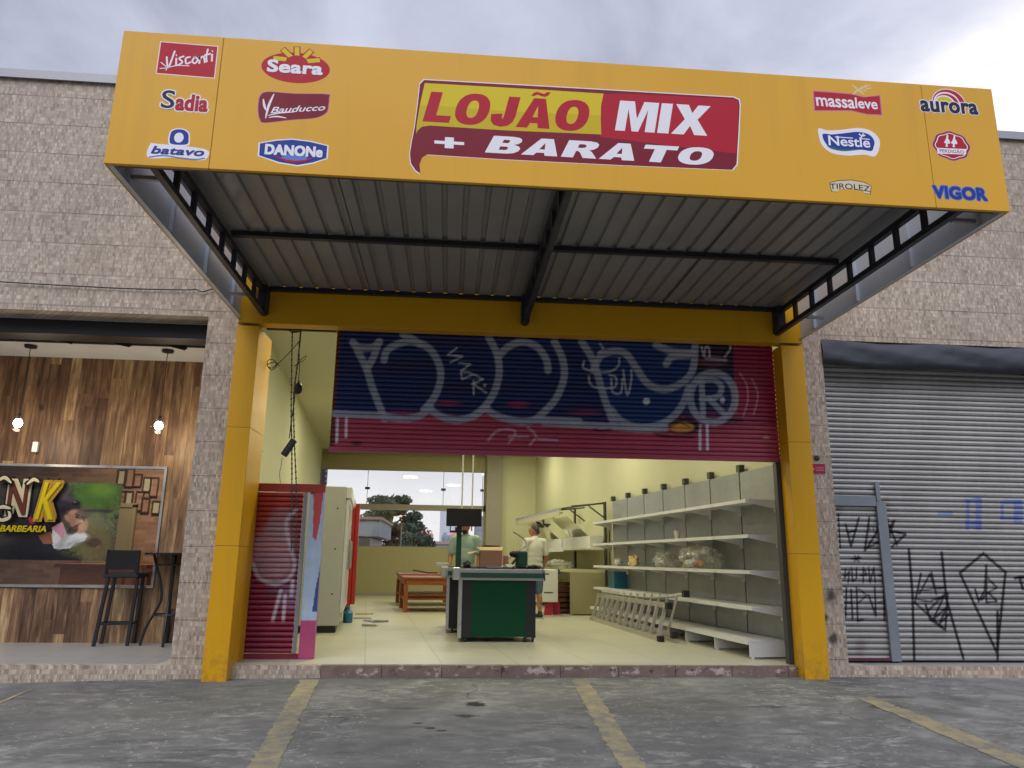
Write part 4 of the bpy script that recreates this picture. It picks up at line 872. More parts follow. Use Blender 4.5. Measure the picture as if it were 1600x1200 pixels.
# plaque and dark marks on the right pier
t = thing('alarm_plaque', 'small red security plaque on the stone pier beside the grey shutter', 'sign', (4.25, -.012, 2.1))
pa, pb = onY(1267, 739, 0), onY(1288, 725, 0); b = MB(); b.box((pa[0], -.012, pa[2]), (pb[0], -.001, pb[2])); pl = b.build('plate', plain('plaque_red', lin((150, 22, 40)), .4), t)
p = Print(-.0125); p.poly([(pa[0]+.02, pa[2]+.03), (pa[0]+.05, pa[2]+.045), (pa[0]+.02, pa[2]+.065)], 'lpink', False)
for k in range(3): p.poly([(pa[0]+.06, pa[2]+.025+k*.018), (pb[0]-.015, pa[2]+.025+k*.018), (pb[0]-.015, pa[2]+.032+k*.018), (pa[0]+.06, pa[2]+.032+k*.018)], 'lpink', False)
p.done('lettering', pl)
q = onY(1276, 716, 0); b = MB(); b.lathe((0, 0, 0), [(0, .012), (.03, .010), (.034, 0)], 10); b.v = [(q[0]+x, -z-.002, q[2]+y) for x, y, z in b.v]
tag(b.build('wall_sensor', 'black'), 'small dark round sensor on the stone pier above the red plaque', 'sensor')
# cable sagging along the wall
pts = [onY(x, y, -.03) for x, y in ((-160, 432), (-60, 436), (12, 441), (100, 446), (200, 451), (290, 453), (305, 452), (316, 456), (330, 452), (352, 447))]
b = MB(); b.tube(catmull(pts, 4), .007, 6); tag(b.build('wall_cable', 'black'), 'black cable sagging along the stone wall above the barber shop opening', 'cable')

# ================================================================== BARBER SHOP
gl = thing('barber_window', 'wide shop window with metal frame, gold lettering and photo print in the plank wall', 'window', (-4.7, 1.95, .67))
wxa, wxb, wza, wzb = -6.6, -3.712, .665, 2.212
for a, c in [((wxa, wza), (wxb, wza+.03)), ((wxa, wzb-.03), (wxb, wzb)), ((wxb-.03, wza+.031), (wxb, wzb-.031)), ((wxa, wza+.031), (wxa+.03, wzb-.031))]:
    b = MB(); b.box((a[0], 1.92, a[1]), (c[0], 2.04, c[1])); b.build('frame', 'chrome', gl)
b = MB(); b.box((wxa+.03, 1.975, wza+.03), (wxb-.03, 1.983, wzb-.03)); gp = b.build('glass_pane', 'bglass', gl)
# printed photograph stuck behind the glass: black dog, man in white, garden
va, vb = onY(14, 752, 1.972), onY(176, 879, 1.972)
nx, nz = 190, 175; xs = np.linspace(-5.78, vb[0], nx); zs = np.linspace(vb[2]+.02, va[2], nz)
V = np.array([(x, 1.972, z) for z in zs for x in xs]); P = proj(V); C = np.zeros((len(V), 3)); C[:] = lin((50, 48, 40))
T = lambda *p: [(x/4, 720+y/4) for x, y in p]
def nzf(sx, sy, ph): return np.sin(P[:, 0]*sx+ph+2*np.sin(P[:, 1]*sy*.7))*np.sin(P[:, 1]*sy+ph*2+1.5*np.sin(P[:, 0]*sx*.6))
for i, (sx, sy) in enumerate(((.3, .4), (.7, .6), (1.3, 1.1))):
    k = np.clip(nzf(sx*.55, sy*.45, i*1.7)*.6, 0, .6)[:, None]; C[:] = C*(1-k)+np.array(lin((104, 128, 66)))*k
blob(P, C, 150, 772, 40, 26, (74, 112, 34), .85, .9); blob(P, C, 160, 765, 20, 10, (110, 150, 50), .6, 1.0); blob(P, C, 20, 790, 45, 60, (48, 42, 38), .85, .8); blob(P, C, 110, 822, 60, 26, (128, 132, 96), .8, .7); blob(P, C, 148, 850, 30, 30, (110, 96, 60), .8, .6); blob(P, C, 15, 830, 30, 90, (60, 54, 44), .9, .5)
blob(P, C, 62, 835, 46, 66, (30, 25, 32), .97, .5); blob(P, C, 34, 872, 50, 26, (22, 19, 24), .97, .5)
# the dog: skull, ear, muzzle, grey brow
blob(P, C, 84, 782, 30, 30, (40, 34, 42), .98, .3, .3); blob(P, C, 66, 792, 11, 26, (24, 20, 26), .9, .4, .25); blob(P, C, 106, 791, 21, 14, (44, 38, 42), .98, .3, .25); blob(P, C, 108, 799, 17, 6, (22, 18, 22), .85, .5, .2)
blob(P, C, 119, 786, 6.5, 4.5, (10, 10, 12), .95, .4); blob(P, C, 117, 784.5, 2, 1.2, (120, 116, 122), .7, .6); blob(P, C, 101, 768, 8, 11, (112, 104, 102), .55, .9, .3); blob(P, C, 108, 780, 12, 4, (92, 84, 88), .5, .9, .2); blob(P, C, 86, 772, 4, 2.6, (150, 150, 160), .6, .6); blob(P, C, 87, 772.5, 2.2, 1.8, (14, 12, 14), .95, .4); blob(P, C, 78, 764, 18, 7, (74, 66, 72), .45, .9, -.3)
fillpoly(P, C, T((175, 350), (200, 350), (218, 392), (190, 396)), (180, 28, 58))
# the man in the white T-shirt, leaning in from the right
fillpoly(P, C, T((330, 430), (390, 402), (418, 452), (470, 445), (520, 440), (556, 486), (520, 505), (470, 515), (440, 546), (380, 552), (338, 548), (318, 500)), (206, 206, 202))
for (cx, cy, rx, ry, c_, al, an) in [(100, 842, 5, 16, (140, 142, 140), .6, .5), (112, 850, 14, 4, (160, 162, 160), .7, -.3), (125, 836, 12, 5, (236, 236, 232), .6, .2), (92, 853, 7, 5, (150, 150, 146), .6, 0)]: blob(P, C, cx, cy, rx, ry, c_, al, .9, an)
fillpoly(P, C, T((320, 420), (390, 380), (408, 430), (392, 500), (366, 462)), (196, 140, 152)); fillpoly(P, C, T((240, 470), (318, 440), (332, 520), (270, 520)), (150, 92, 62))
blob(P, C, 121, 815, 15, 20, (184, 142, 112), .98, .22, -.55); blob(P, C, 131, 802, 14, 9, (104, 88, 74), .92, .45, -.35); blob(P, C, 112, 812, 6, 13, (138, 98, 76), .6, .8, -.5); blob(P, C, 126, 822, 6, 8, (206, 168, 136), .5, .9, -.5)
blob(P, C, 113, 829, 10, 6, (52, 36, 30), .9, .5, -.45); blob(P, C, 108, 822, 3.5, 8, (58, 40, 32), .8, .6, -.4); blob(P, C, 119, 824, 4.2, 1.5, (136, 66, 62), .95, .5, -.45); blob(P, C, 120, 820.8, 5, 1.3, (52, 36, 30), .85, .6, -.45)
for ex, ey in ((120, 808), (130, 812)): blob(P, C, ex, ey, 3.4, 1.4, (40, 28, 24), .95, .5, .35); blob(P, C, ex+.8, ey-3.4, 4.2, 1.1, (48, 34, 28), .9, .6, .3)
blob(P, C, 127, 815, 2.0, 4.5, (216, 178, 148), .6, .8, .6); blob(P, C, 125, 818, 2.6, 1.4, (128, 84, 66), .7, .7); blob(P, C, 104, 809, 3, 5, (176, 122, 100), .9, .4, -.4)
spray(P, C, T((548, 490), (575, 505), (600, 515), (612, 530)), 7, (150, 110, 84), .9, 2); blob(P, C, 147, 848, 12, 7, (52, 40, 34), .8, .7); blob(P, C, 70, 884, 64, 20, (16, 14, 18), .97, .3)
blob(P, C, 150, 798, 22, 2.5, (50, 60, 60), .8, .6); blob(P, C, 166, 799, 9, 3, (60, 44, 40), .8, .6)
C *= (1+.10*rng.normal(size=len(C)))[:, None]*(1+.07*np.sin(P[:, 0]*1.9+P[:, 1]*.7)*np.sin(P[:, 1]*1.3-P[:, 0]*.6))[:, None]; C[:] = np.clip(C, 0, 1)
b = MB(); b.v = [tuple(v) for v in V.tolist()]; b.f = [(j*nx+i, j*nx+i+1, (j+1)*nx+i+1, (j+1)*nx+i) for j in range(nz-1) for i in range(nx-1)]; b.mi = [0]*len(b.f)
o = b.build('photo_print', 'vinyl', gp); color_attr(o, C)
p = Print(1.968, .0005)
for ll, ur, ch_, c1, c2, sh_ in ((T((18, 352))[0], T((216, 112))[0], 'N', 'lcream', 'lbrown', -.05), (T((212, 384))[0], T((418, 122))[0], 'K', 'lgold', 'lyel', .25)):
    p.text(ch_, ll, ur, c1, shear=sh_, fat=.045, border='lblack', bw=.022); p.text(ch_, (p.w(ll)[0]+.03, p.w(ll)[1]+.03), (p.w(ur)[0]-.03, p.w(ur)[1]-.03), c2, shear=sh_, fat=.008, px=False)
for sw in [[(0, 345), (30, 372), (80, 352), (70, 300)], [(0, 300), (40, 290), (86, 300)], [(10, 130), (50, 108), (90, 140)], [(190, 150), (230, 120), (262, 135)]]:
    p.ribbon(T(*sw), .075, 'lblack'); p.ribbon(T(*sw), .045, 'lcream', taper=True)
p.poly(T((12, 402), (318, 402), (318, 446), (40, 450), (14, 462)), 'lblack')
p.text('BARBEARIA', T((22, 444))[0], T((316, 408))[0], 'lyel', shear=.15, bold=.01, fat=.002)
p.done('gold_lettering', gp)
# room behind the window
t = thing('console_desk', 'orange wooden desk seen through the barber window below the photo print', 'desk', (-4.55, 2.6, 0))
b = MB(); dzt = float(onY(110, 881, 2.35)[2]); b.box((-5.15, 2.35, dzt-.05), (-3.98, 2.9, dzt)); b.build('desk_top', 'deskwood', t)
b = MB(); b.box((-5.05, 2.38, dzt-.26), (-4.05, 2.41, dzt-.051)); b.build('drawer_front', 'deskwood', t)
for x in (-5.1, -4.08): b = MB(); b.box((x, 2.4, 0), (x+.09, 2.85, dzt-.051)); b.build('leg', 'deskwood', t)
DX, _, DZ = onY(178, 788, 4.55)
t = thing('room_door', 'cream panelled door inside the barber room right of the photo print', 'door', (DX, 4.58, 0))
b = MB(); b.box((DX-.3, 4.54, 0), (DX+.3, 4.59, DZ-.05)); b.build('leaf', 'doorcream', t); b = MB()
b.box((DX-.37, 4.52, 0), (DX-.31, 4.595, DZ)); b.box((DX+.31, 4.52, 0), (DX+.37, 4.595, DZ)); b.box((DX-.37, 4.52, DZ-.045), (DX+.37, 4.595, DZ+.02)); b.build('door_frame', 'doorcream', t)
for i in range(10):
    x, _, z = onY(190+(i % 5)*13+2*math.sin(i*3), 746+(i//5)*32+(i % 5)*3+3*math.sin(i*5), 4.58)
    t = thing('picture_frame', 'thin dark picture frame in the cluster on the brick wall inside the barber room', 'picture frame', (x, 4.59, z), 0, 'frames on the brick wall')
    hh = .13+.03*math.sin(i*2)
    b = MB()
    for a, c in (((-.065, -hh), (-.05, hh)), ((.05, -hh), (.065, hh)), ((-.05, hh-.015), (.05, hh)), ((-.05, -hh), (.05, -hh+.015))): b.box((x+a[0], 4.56, z+a[1]), (x+c[0], 4.598, z+c[1]))
    b.build('moulding', 'framewood', t); b = MB(); b.box((x-.049, 4.585, z-hh+.016), (x+.049, 4.596, z+hh-.016)); b.build('picture', 'greywall' if i % 3 == 0 else 'brick', t)
t = thing('barber_chair', 'dark padded barber chair seen through the right end of the barber window', 'chair', (-3.75, 3.3, 0))
b = MB(); b.box((-3.95, 3.05, .55), (-3.5, 3.55, .68)); b.build('seat', 'black', t, bevel=.03)
b = MB(); b.hexa([(-3.95, 3.5, .68), (-3.5, 3.5, .68), (-3.5, 3.62, .68), (-3.95, 3.62, .68), (-3.92, 3.62, 1.45), (-3.53, 3.62, 1.45), (-3.53, 3.72, 1.45), (-3.92, 3.72, 1.45)]); b.build('backrest', 'black', t, bevel=.03)
b = MB(); b.lathe((-3.72, 3.3, 0), [(0, .0), (.28, 0), (.28, .03), (.06, .06), (.05, .55), (0, .55)], 20); b.build('pedestal', 'chrome', t)
ld = bpy.data.lights.new('barber_lamp', 'AREA'); ld.size = .5; ld.energy = 45; ld.color = (1, .8, .5); lo = bpy.data.objects.new('barber_room_light', ld); COL.objects.link(lo); lo.location = (-4.6, 3.3, 3.0)
t = thing('room_light', 'lit warm ceiling lamp inside the barber room', 'lamp', (-4.6, 3.3, 3.02)); b = MB(); b.box((-4.75, 3.15, 3.03), (-4.45, 3.45, 3.06)); b.build('diffuser', emit('warm_diffuser', (1, .75, .35), 4.0), t); b = MB(); b.box((-4.77, 3.13, 3.061), (-4.43, 3.47, 3.1)); b.tube([(-4.6, 3.3, 3.1), (-4.6, 3.3, 3.65)], .01, 6); b.build('housing', 'black', t)
# pendants
for i, (px, py, lab) in enumerate(((28, 661, 'lit glass globe pendant by the left edge of the photo'), (248, 665, 'lit glass globe pendant nearest the stone pier'))):
    q = onY(px, py, 1.36); top = 3.655
    t = thing('pendant_lamp', lab+', before the plank wall', 'pendant lamp', (q[0], q[1], top), 0, 'pendants over the barber porch')
    b = MB(); b.lathe((q[0], q[1], top-.03), [(0, 0), (.07, .002), (.075, .029), (0, .03)], 20); b.build('canopy', 'black', t)
    b = MB(); b.tube([(q[0], q[1], top-.03), (q[0], q[1], q[2]+.12)], .005, 6); b.build('cord', 'black', t)
    b = MB(); b.tube([(q[0], q[1], q[2]+.12), (q[0], q[1], q[2]+.05)], .02, 10); b.build('socket', 'black', t)
    b = MB(); b.ell((q[0], q[1], q[2]), (.05, .05, .055)); b.build('bulb', 'bulb', t, smooth=True)
    b = MB(); b.ell((q[0], q[1], q[2]-.005), (.10, .10, .105), nu=24, nv=16); b.build('globe', 'globe', t, smooth=True)
    pl_ = bpy.data.lights.new('pendant', 'POINT'); pl_.energy = 9; pl_.color = (1, .84, .62); pl_.shadow_soft_size = .12; po = bpy.data.objects.new('pendant_light', pl_); COL.objects.link(po); po.location = (q[0], q[1]-.02, q[2]-.16)
q = onY(57, 699, 1.94); b = MB(); b.box((q[0]-.035, 1.89, q[2]-.07), (q[0]+.035, 1.948, q[2]+.07)); tag(b.build('wall_sensor', 'white', bevel=.012), 'small white box sensor on the plank wall above the barber window', 'sensor')
# black shutter box over the opening with its folding arms
t = thing('awning_box', 'black folded awning across the top of the barber shop opening', 'awning', (-5, .4, 3.55))
b = MB(); b.box((-7.6, .32, 3.525), (-2.77, .62, 3.695)); b.build('box', 'black', t, bevel=.01)
for px, py in ((22, 526), (112, 531), (202, 536), (289, 541)):
    q = onY(px, py, .75); b = MB(); b.bar((q[0]-.42, .63, 3.60), (q[0], .78, q[2]-.02), .03, .05); b.bar((q[0], .78, q[2]-.03), (q[0], .78, q[2]+.05), .03, .03); b.build('arm', 'steel', t)
# bar stool and tall table
def stool():
    t = thing('bar_stool', 'tall dark woven bar stool standing in front of the barber window', 'bar stool', (-4.05, 1.8, 0))
    f = [(-4.22, 1.57), (-3.86, 1.70), (-4.30, 1.93), (-3.93, 2.02)]
    S = [(-4.16, 1.62), (-3.88, 1.70), (-4.24, 1.88), (-3.95, 1.93)]
    f = [(-4.19, 1.56), (-3.83, 1.63), (-4.23, 1.86), (-3.87, 1.91)]; S = [(-4.13, 1.58), (-3.80, 1.63), (-4.16, 1.84), (-3.83, 1.88)]
    for (a, c) in zip(f, S): b = MB(); b.bar((a[0], a[1], 0), (c[0], c[1], .80), .035, .035, up=(0, 1, 0)); b.build('leg', 'black', t)
    b = MB()
    for i, j in ((0, 1), (1, 3), (3, 2), (2, 0)):
        k = .32; p = lambda m_: tuple(np.array((*f[m_], 0))*(1-k)+np.array((*S[m_], .8))*k); b.bar(p(i), p(j), .025, .025)
    b.build('footrest', 'black', t)
    b = MB(); b.box((-4.19, 1.55, .80), (-3.77, 1.91, .86)); b.build('seat', 'rubber', t, bevel=.015)
    b = MB(); b.hexa([(-4.15, 1.52, .90), (-3.79, 1.52, .90), (-3.79, 1.56, .90), (-4.15, 1.56, .90), (-4.13, 1.46, 1.13), (-3.76, 1.46, 1.13), (-3.76, 1.50, 1.13), (-4.13, 1.50, 1.13)])
    b.bar((-4.15, 1.55, .86), (-4.12, 1.47, 1.13), .03, .03); b.bar((-3.79, 1.55, .86), (-3.76, 1.47, 1.13), .03, .03); b.build('backrest', 'black', t)
stool()
t = thing('bistro_table', 'tall black metal table with curved legs between the bar stool and stone pier', 'table', (-3.4, 1.75, 0))
b = MB(); b.lathe((-3.42, 1.72, 1.08), [(0, 0), (.34, 0), (.345, .025), (0, .03)], 28); b.build('table_top', 'black', t)
for a in (0.2, 1.77, 3.34, 4.91):
    b = MB(); b.tube(catmull([(-3.42+r*math.cos(a), 1.72+r*math.sin(a)*.8, z) for r, z in ((.24, 1.08), (.20, .95), (.13, .75), (.10, .55), (.16, .38), (.24, .2), (.28, 0))], 5), .017, 8); b.build('leg', 'black', t, smooth=True)
b = MB(); b.tube([(-3.42+.17*math.cos(a), 1.72+.14*math.sin(a), .36) for a in np.linspace(0, 2*math.pi, 20)], .012, 6); b.build('brace_ring', 'black', t)
b = MB(); b.tube([(-3.42+.21*math.cos(a), 1.72+.17*math.sin(a), .96) for a in np.linspace(0, 2*math.pi, 20)], .012, 6); b.build('brace_ring', 'black', t)

# ================================================================== INSIDE THE SHOP
# LED ceiling panels (their reflections show in the back window)
for i, (lx, ly) in enumerate([(-5.0, 1.2), (-1.6, 1.2), (-3.4, 4.2), (-1.3, 5.4), (-4.8, 7.4), (-1.6, 8.6), (-3.3, 11.0), (-1.2, 11.6)]):
    q = gx(lx, ly); t = thing('ceiling_light', 'square white LED ceiling panel glowing inside the shop', 'ceiling light', (q[0], q[1], ZC-.03), 0, 'LED panels on the shop ceiling')
    b = MB(); b.box((q[0]-.30, q[1]-.30, ZC-.03), (q[0]+.30, q[1]+.30, ZC-.002)); b.build('frame', 'white', t)
    b = MB(); b.box((q[0]-.27, q[1]-.27, ZC-.036), (q[0]+.27, q[1]+.27, ZC-.031)); b.build('diffuser', 'led', t)
    a = bpy.data.lights.new('led', 'AREA'); a.size = .54; a.energy = LEDW; a.color = (1.0, .95, .66); ao = bpy.data.objects.new('led_light', a); COL.objects.link(ao); ao.location = (q[0], q[1], ZC-.05)

# wall shelving, seven bays
sh = thing('shelving_unit', 'long empty white gondola shelving with grey back panels along the right wall', 'shelving', G0, ANG)
LV = [1.815, 1.395, .975, .56]
for i in range(8):
    y = .02+i*.9
    b = MB(); b.box((-.003, y-.03, .0), (.035, y+.03, 2.34 if i else 2.28)); b.build('upright', 'post', sh, False)
    if 0 < i: b = MB(); b.box((-.04, y-.045, 2.265), (.04, y+.045, 2.36)); b.build('upright_cap', 'post', sh, False)
for i in range(7):
    y0, y1 = .035+i*.9, .905+i*.9
    b = MB()
    for k, (za, zb) in enumerate(((.2, .56), (.56, .975), (.975, 1.395), (1.395, 1.815), (1.815, 2.26))): b.box((-.022+.002*((i*3+k) % 3), y0, za+.004), (-.0035, y1, zb-.004))
    b.build('back_panel', 'panelgrey', sh, False)
    for k, z in enumerate(LV):
        if i == 6 and k == 3: pass
        tilt = .0
        b = MB(); dpt = .42
        b.box((-dpt, y0-.03, z-.004), (-.037, y1+.03, z+.012)); b.box((-dpt-.016, y0-.03, z-.028), (-dpt-.001, y1+.03, z+.014))
        b.build('shelf', 'white', sh, False)
        for yy in ((y0-.04, y1+.04) if i == 6 else (y0-.04,)):
            b = MB(); b.hexa([(-dpt, yy-.008, z-.03), (-.036, yy-.008, z-.10), (-.036, yy+.008, z-.10), (-dpt, yy+.008, z-.03), (-dpt, yy-.008, z+.011), (-.036, yy-.008, z+.011), (-.036, yy+.008, z+.011), (-dpt, yy+.008, z+.011)])
            b.box((-.075, yy-.009, z-.14), (-.036, yy+.009, z-.10)); b.build('shelf_bracket', 'white', sh, False)
    b = MB(); b.box((-.50, y0-.03, .182), (-.037, y1+.03, .20)); b.box((-.516, y0-.03, .155), (-.501, y1+.03, .202)); b.build('base_shelf', 'white', sh, False)
    b = MB(); b.box((-.50, y0-.048, .02), (-.037, y0-.031, .181)); b.box((-.48, y0-.05, 0), (-.45, y0-.028, .02)); b.build('base_bracket', 'white', sh, False)
def on_shelf(lx, ly, z): return gx(lx, ly, z)
# things on the shelves
q = gx(-.3, 2.42, LV[1]+.013); b = MB(); b.lathe(q, [(0, 0), (.035, 0), (.05, .13), (.047, .13), (.033, .005)], 18); tag(b.build('cup', 'paper', smooth=False), 'white plastic cup standing alone on the second shelf', 'cup')
def crumple(name, c, r, label, seed, mt='film', cat='plastic bag', sag=0):
    rg = np.random.default_rng(seed); nu, nv = 40, 24; vs = []; fs = []; ph = rg.uniform(0, 6.28, 14)
    for j in range(nv+1):
        tt = math.pi*j/nv
        for i in range(nu):
            a = 2*math.pi*i/nu; f = 1+.16*math.sin(3*a+ph[0]+2*tt)+.12*math.sin(5*a+ph[1]-3*tt)+.07*math.sin(7*tt+ph[2]+2*a)+.04*math.sin(9*a+ph[3]+5*tt)
            p = np.array((math.sin(tt)*math.cos(a), math.sin(tt)*math.sin(a), math.cos(tt)))*f*np.array(r); p[2] = max(p[2], -r[2]*.75)
            vs.append(np.array(c)+(NRM*p[0]+DEP*p[1]+np.array((0, 0, p[2]+r[2]*.75))))
    for j in range(nv):
        for i in range(nu): fs.append((j*nu+i, (j+1)*nu+i, (j+1)*nu+(i+1) % nu, j*nu+(i+1) % nu))
    b = MB(); b.add(vs, fs); o = b.build(name, mt, smooth=True); tag(o, label, cat); return o
crumple('plastic_bag', gx(-.26, 1.75, LV[2]+.02), (.20, .55, .17), 'largest clear crumpled plastic bag on the third shelf', 3)
crumple('plastic_bag', gx(-.24, 3.05, LV[2]+.02), (.17, .32, .12), 'smaller clear crumpled plastic bag on the third shelf, farther in', 4)
crumple('paper_scrap', gx(-.33, 1.85, LV[2]+.03), (.09, .12, .06), 'white and yellow scrap inside the largest clear bag', 5, 'paper', 'scrap')
crumple('orange_scrap', gx(-.36, 1.55, LV[2]+.05), (.05, .08, .04), 'small orange label inside the largest clear bag', 8, 'orange', 'scrap')
crumple('foam_piece', gx(-.3, 4.35, LV[2]+.02), (.08, .12, .10), 'pinkish crumpled piece on the third shelf of the gondola', 6, 'lbeige', 'packing')
crumple('paper_ball', gx(-.3, 5.2, LV[2]+.02), (.07, .14, .07), 'small whitish crumpled pieces deep on the third shelf', 9, 'paper', 'scrap')
b = MB(); q = gx(-.12, 5.75, .575); b.box(q-np.array((.13, .22, 0)), q+np.array((.13, .22, .30))); tag(b.build('storage_box', 'blue', bevel=.01), 'dark blue box on the fourth shelf at the far end', 'box')

# produce rack beyond the shelving, mirrored canopy on top
pr = thing('produce_rack', 'cream produce rack with tilted mirror panels and white price rails past the gondola', 'rack', gx(-.4, 9.4), ANG)
def PRB(name, mt, a, c, bevel=0): b = MB(); b.box((a[0]+.4, a[1]-9.4, a[2]), (c[0]+.4, c[1]-9.4, c[2])); return b.build(name, mt, pr, False)
Y0, Y1 = 6.75, 12.6
PRB('back_panel', 'cream', (-.02, Y0, .1), (.03, Y1, 1.9))
for y in (6.76, 9.1, 12.4): PRB('upright', 'post', (-.06, y-.05, 0), (-.021, y+.05, 2.28))
PRB('canopy_beam', 'chrome', (-.80, Y0+.9, 2.14), (-.75, Y1, 2.20)); PRB('canopy_fascia', 'cream', (-.80, Y0+.9, 2.02), (-.77, Y1, 2.139))
for y in (Y0, 8.2, 10.2, 12.2):
    b = MB(); b.bar((.34, y-9.4, 2.25), (-.37, y-9.4, 2.17), .03, .03); b.bar((.34, y-9.4, 1.95), (0, y-9.4, 2.19), .025, .025); b.build('canopy_arm', 'post', pr, False)
b = MB(); b.bar((.35, Y0-9.4, 2.26), (-.36, Y0+.95-9.4, 2.18), .03, .03); b.build('canopy_arm', 'post', pr, False)
mir = plain('mirror', (.62, .62, .5), .06, .95, .05)
for y0, y1 in ((7.3, 8.7), (9.9, 11.3)):
    b = MB(); b.hexa([(-.33, y0-9.4, 2.0), (-.33, y1-9.4, 2.0), (-.31, y1-9.4, 1.99), (-.31, y0-9.4, 1.99), (.30, y0+.3-9.4, 1.55), (.30, y1+.3-9.4, 1.55), (.33, y1+.3-9.4, 1.56), (.33, y0+.3-9.4, 1.56)]); b.build('mirror_panel', mir, pr, False)
PRB('shelf', 'cream', (-.70, Y0, 1.29), (-.021, Y1, 1.32)); PRB('price_rail', 'white', (-.72, Y0+.9, 1.26), (-.701, Y1, 1.35))
PRB('upper_box', 'white', (-.35, Y0+.1, 1.321), (-.07, 9.0, 1.58)); PRB('upper_box', 'white', (-.35, 9.2, 1.321), (-.07, 11.0, 1.58))
PRB('display_tray', 'cream', (-.85, Y0, .84), (-.021, Y1, .90)); PRB('price_rail', 'dgreen', (-.88, 7.4, .78), (-.851, Y1, .88)); PRB('end_panel', 'tan', (-.80, Y0, .02), (-.021, Y0+.04, .839)); PRB('lower_shelf', 'post', (-.75, Y0+.05, .25), (-.021, Y1, .28))  # end panel takes the darkened cream to stand for its shade
crumple('plastic_sheet', gx(-.75, 7.9, .90), (.28, .55, .10), 'folded sheet of clear plastic draped on the produce rack tray', 12, 'film', 'plastic sheet')
t = thing('hanging_scale', 'round dark scale dish hanging under the produce rack canopy', 'scale', gx(-.6, 10.2, 1.95)); q = gx(-.6, 10.2); b = MB(); b.lathe((q[0], q[1], 1.86), [(0, 0), (.16, .02), (.24, .10), (.23, .10), (.15, .03)], 20); b.build('dish', 'post', t); b = MB(); b.tube([(q[0], q[1], 1.96), (q[0], q[1], 2.15)], .012, 6); b.build('hook', 'chrome', t)
# white carton and red folding boards, crates
t = thing('white_carton', 'big white carton with dark print behind the checkout beside the man', 'carton', (2.1, 7.4, .0)); c0, c1 = onY(846, 941, 7.2), onY(872, 890, 7.2)
b = MB(); b.box((c0[0]-.35, 7.2, c0[2]), (c1[0], 7.75, c1[2])); cb = b.build('box', 'white', t, bevel=.02)
for (x0, x1, y) in ((848, 858, 898), (850, 864, 927)): p = Print(7.199); a_, b_ = onY(x0, y, 7.199), onY(x1, y-2, 7.199); p.poly([(a_[0], a_[2]), (b_[0], a_[2]), (b_[0], b_[2]), (a_[0], b_[2])], 'post', False); p.done('printed_mark', cb)
t = thing('folding_sign', 'red A-shaped folding floor board standing by the wooden crates', 'floor sign', (1.9, 6.5, 0))
q = onZ(868, 961, 0)
for dx, dy, tx in ((-.16, 0, -.02), (.02, .12, -.03)):
    x, y = q[0]+dx, q[1]+dy; b = MB(); b.hexa([(x-.08, y-.02, 0), (x+.08, y-.02, 0), (x+.08, y+.02, 0), (x-.08, y+.02, 0), (x+.04+tx, y+.02, .62), (x+.15+tx, y+.02, .62), (x+.15+tx, y+.05, .62), (x+.04+tx, y+.05, .62)]) if dx < 0 else b.hexa([(x-.06, y, 0), (x+.10, y, 0), (x+.10, y+.04, 0), (x-.06, y+.04, 0), (x-.08, y-.02, .62), (x+.02, y-.02, .62), (x+.02, y+.01, .62), (x-.08, y+.01, .62)]); b.build('board', 'redp', t)
q = onZ(897, 960, 0); q = np.array((q[0], q[1]+.2, 0))
t = None
for i, lab in enumerate(('bottom wooden crate of the stack under the produce rack', 'middle wooden crate of the stack under the produce rack', 'topmost wooden crate of the stack, slats showing, under the produce rack')):
    cr = thing('wooden_crate', lab, 'crate', (q[0]+.05*math.sin(i*2), q[1]+.3, .02+i*.21), ANG+.06*math.sin(i*5), 'stacked wooden crates')
    for sx in (-1, 1): b = MB(); b.box((sx*.42-.015, -.28, .0), (sx*.42+.015, .28, .19)); b.build('end_board', 'crate', cr, False)
    for sy in (-1, 1):
        for k in range(2): b = MB(); b.box((-.44, sy*.27-.008+sy*.016, .01+k*.1), (.44, sy*.27+.008+sy*.016, .08+k*.1)); b.build('side_slat', 'crate', cr, False)
    for k in range(6): b = MB(); b.box((-.40, -.26+k*.095, .0), (.40, -.19+k*.095, .012)); b.build('bottom_slat', 'crate', cr, False)

# double ladder lying on its side against the shelves
A0, A1 = onZ(1032, 999, .03), onZ(918, 965, .03); A1 = A0+(A1-A0)*.95
ld_ = thing('ladder', 'aluminium double ladder lying on its side along the foot of the shelving', 'ladder', A0)
U0, U1 = A0+np.array((.16, .10, .44)), A1+np.array((.16, .1, .42))
V0, V1 = A0+np.array((.30, -.25, .62)), A1+np.array((.24, .0, .48)); W0, W1 = A0+np.array((.16, -.1, .07)), A1+np.array((.12, 0, .07))
for a, c in ((A0, A1), (U0, U1)): b = MB(); b.bar(a, c, .03, .07); b.build('rail', 'ladder', ld_)
b = MB(); b.tube(catmull([V0, V0*.75+V1*.25+np.array((0, 0, -.06)), V0*.5+V1*.5+np.array((0, 0, -.06)), V1], 4), .025, 8); b.build('rail', 'ladder', ld_)
b = MB(); b.bar(W0, W1, .03, .06); b.build('rail', 'ladder', ld_)
for i in range(12):
    k = .03+i*.085; b = MB(); b.bar(A0*(1-k)+A1*k, U0*(1-k)+U1*k, .05, .03, up=(0, 1, 0)); b.build('rung', 'ladder', ld_)
for i in range(11):
    k = .06+i*.085; b = MB(); b.bar(W0*(1-k)+W1*k, (V0*(1-k)+V1*k)*.9+(U0*(1-k)+U1*k)*.1, .03, .025, up=(0, 1, 0)); b.build('rung', 'ladder', ld_)
for p_ in (A0, U0, V0, W0): b = MB(); b.box(p_-np.array((.04, .06, .045)), p_+np.array((.04, .05, .045))); b.build('rubber_foot', 'rubber', ld_)

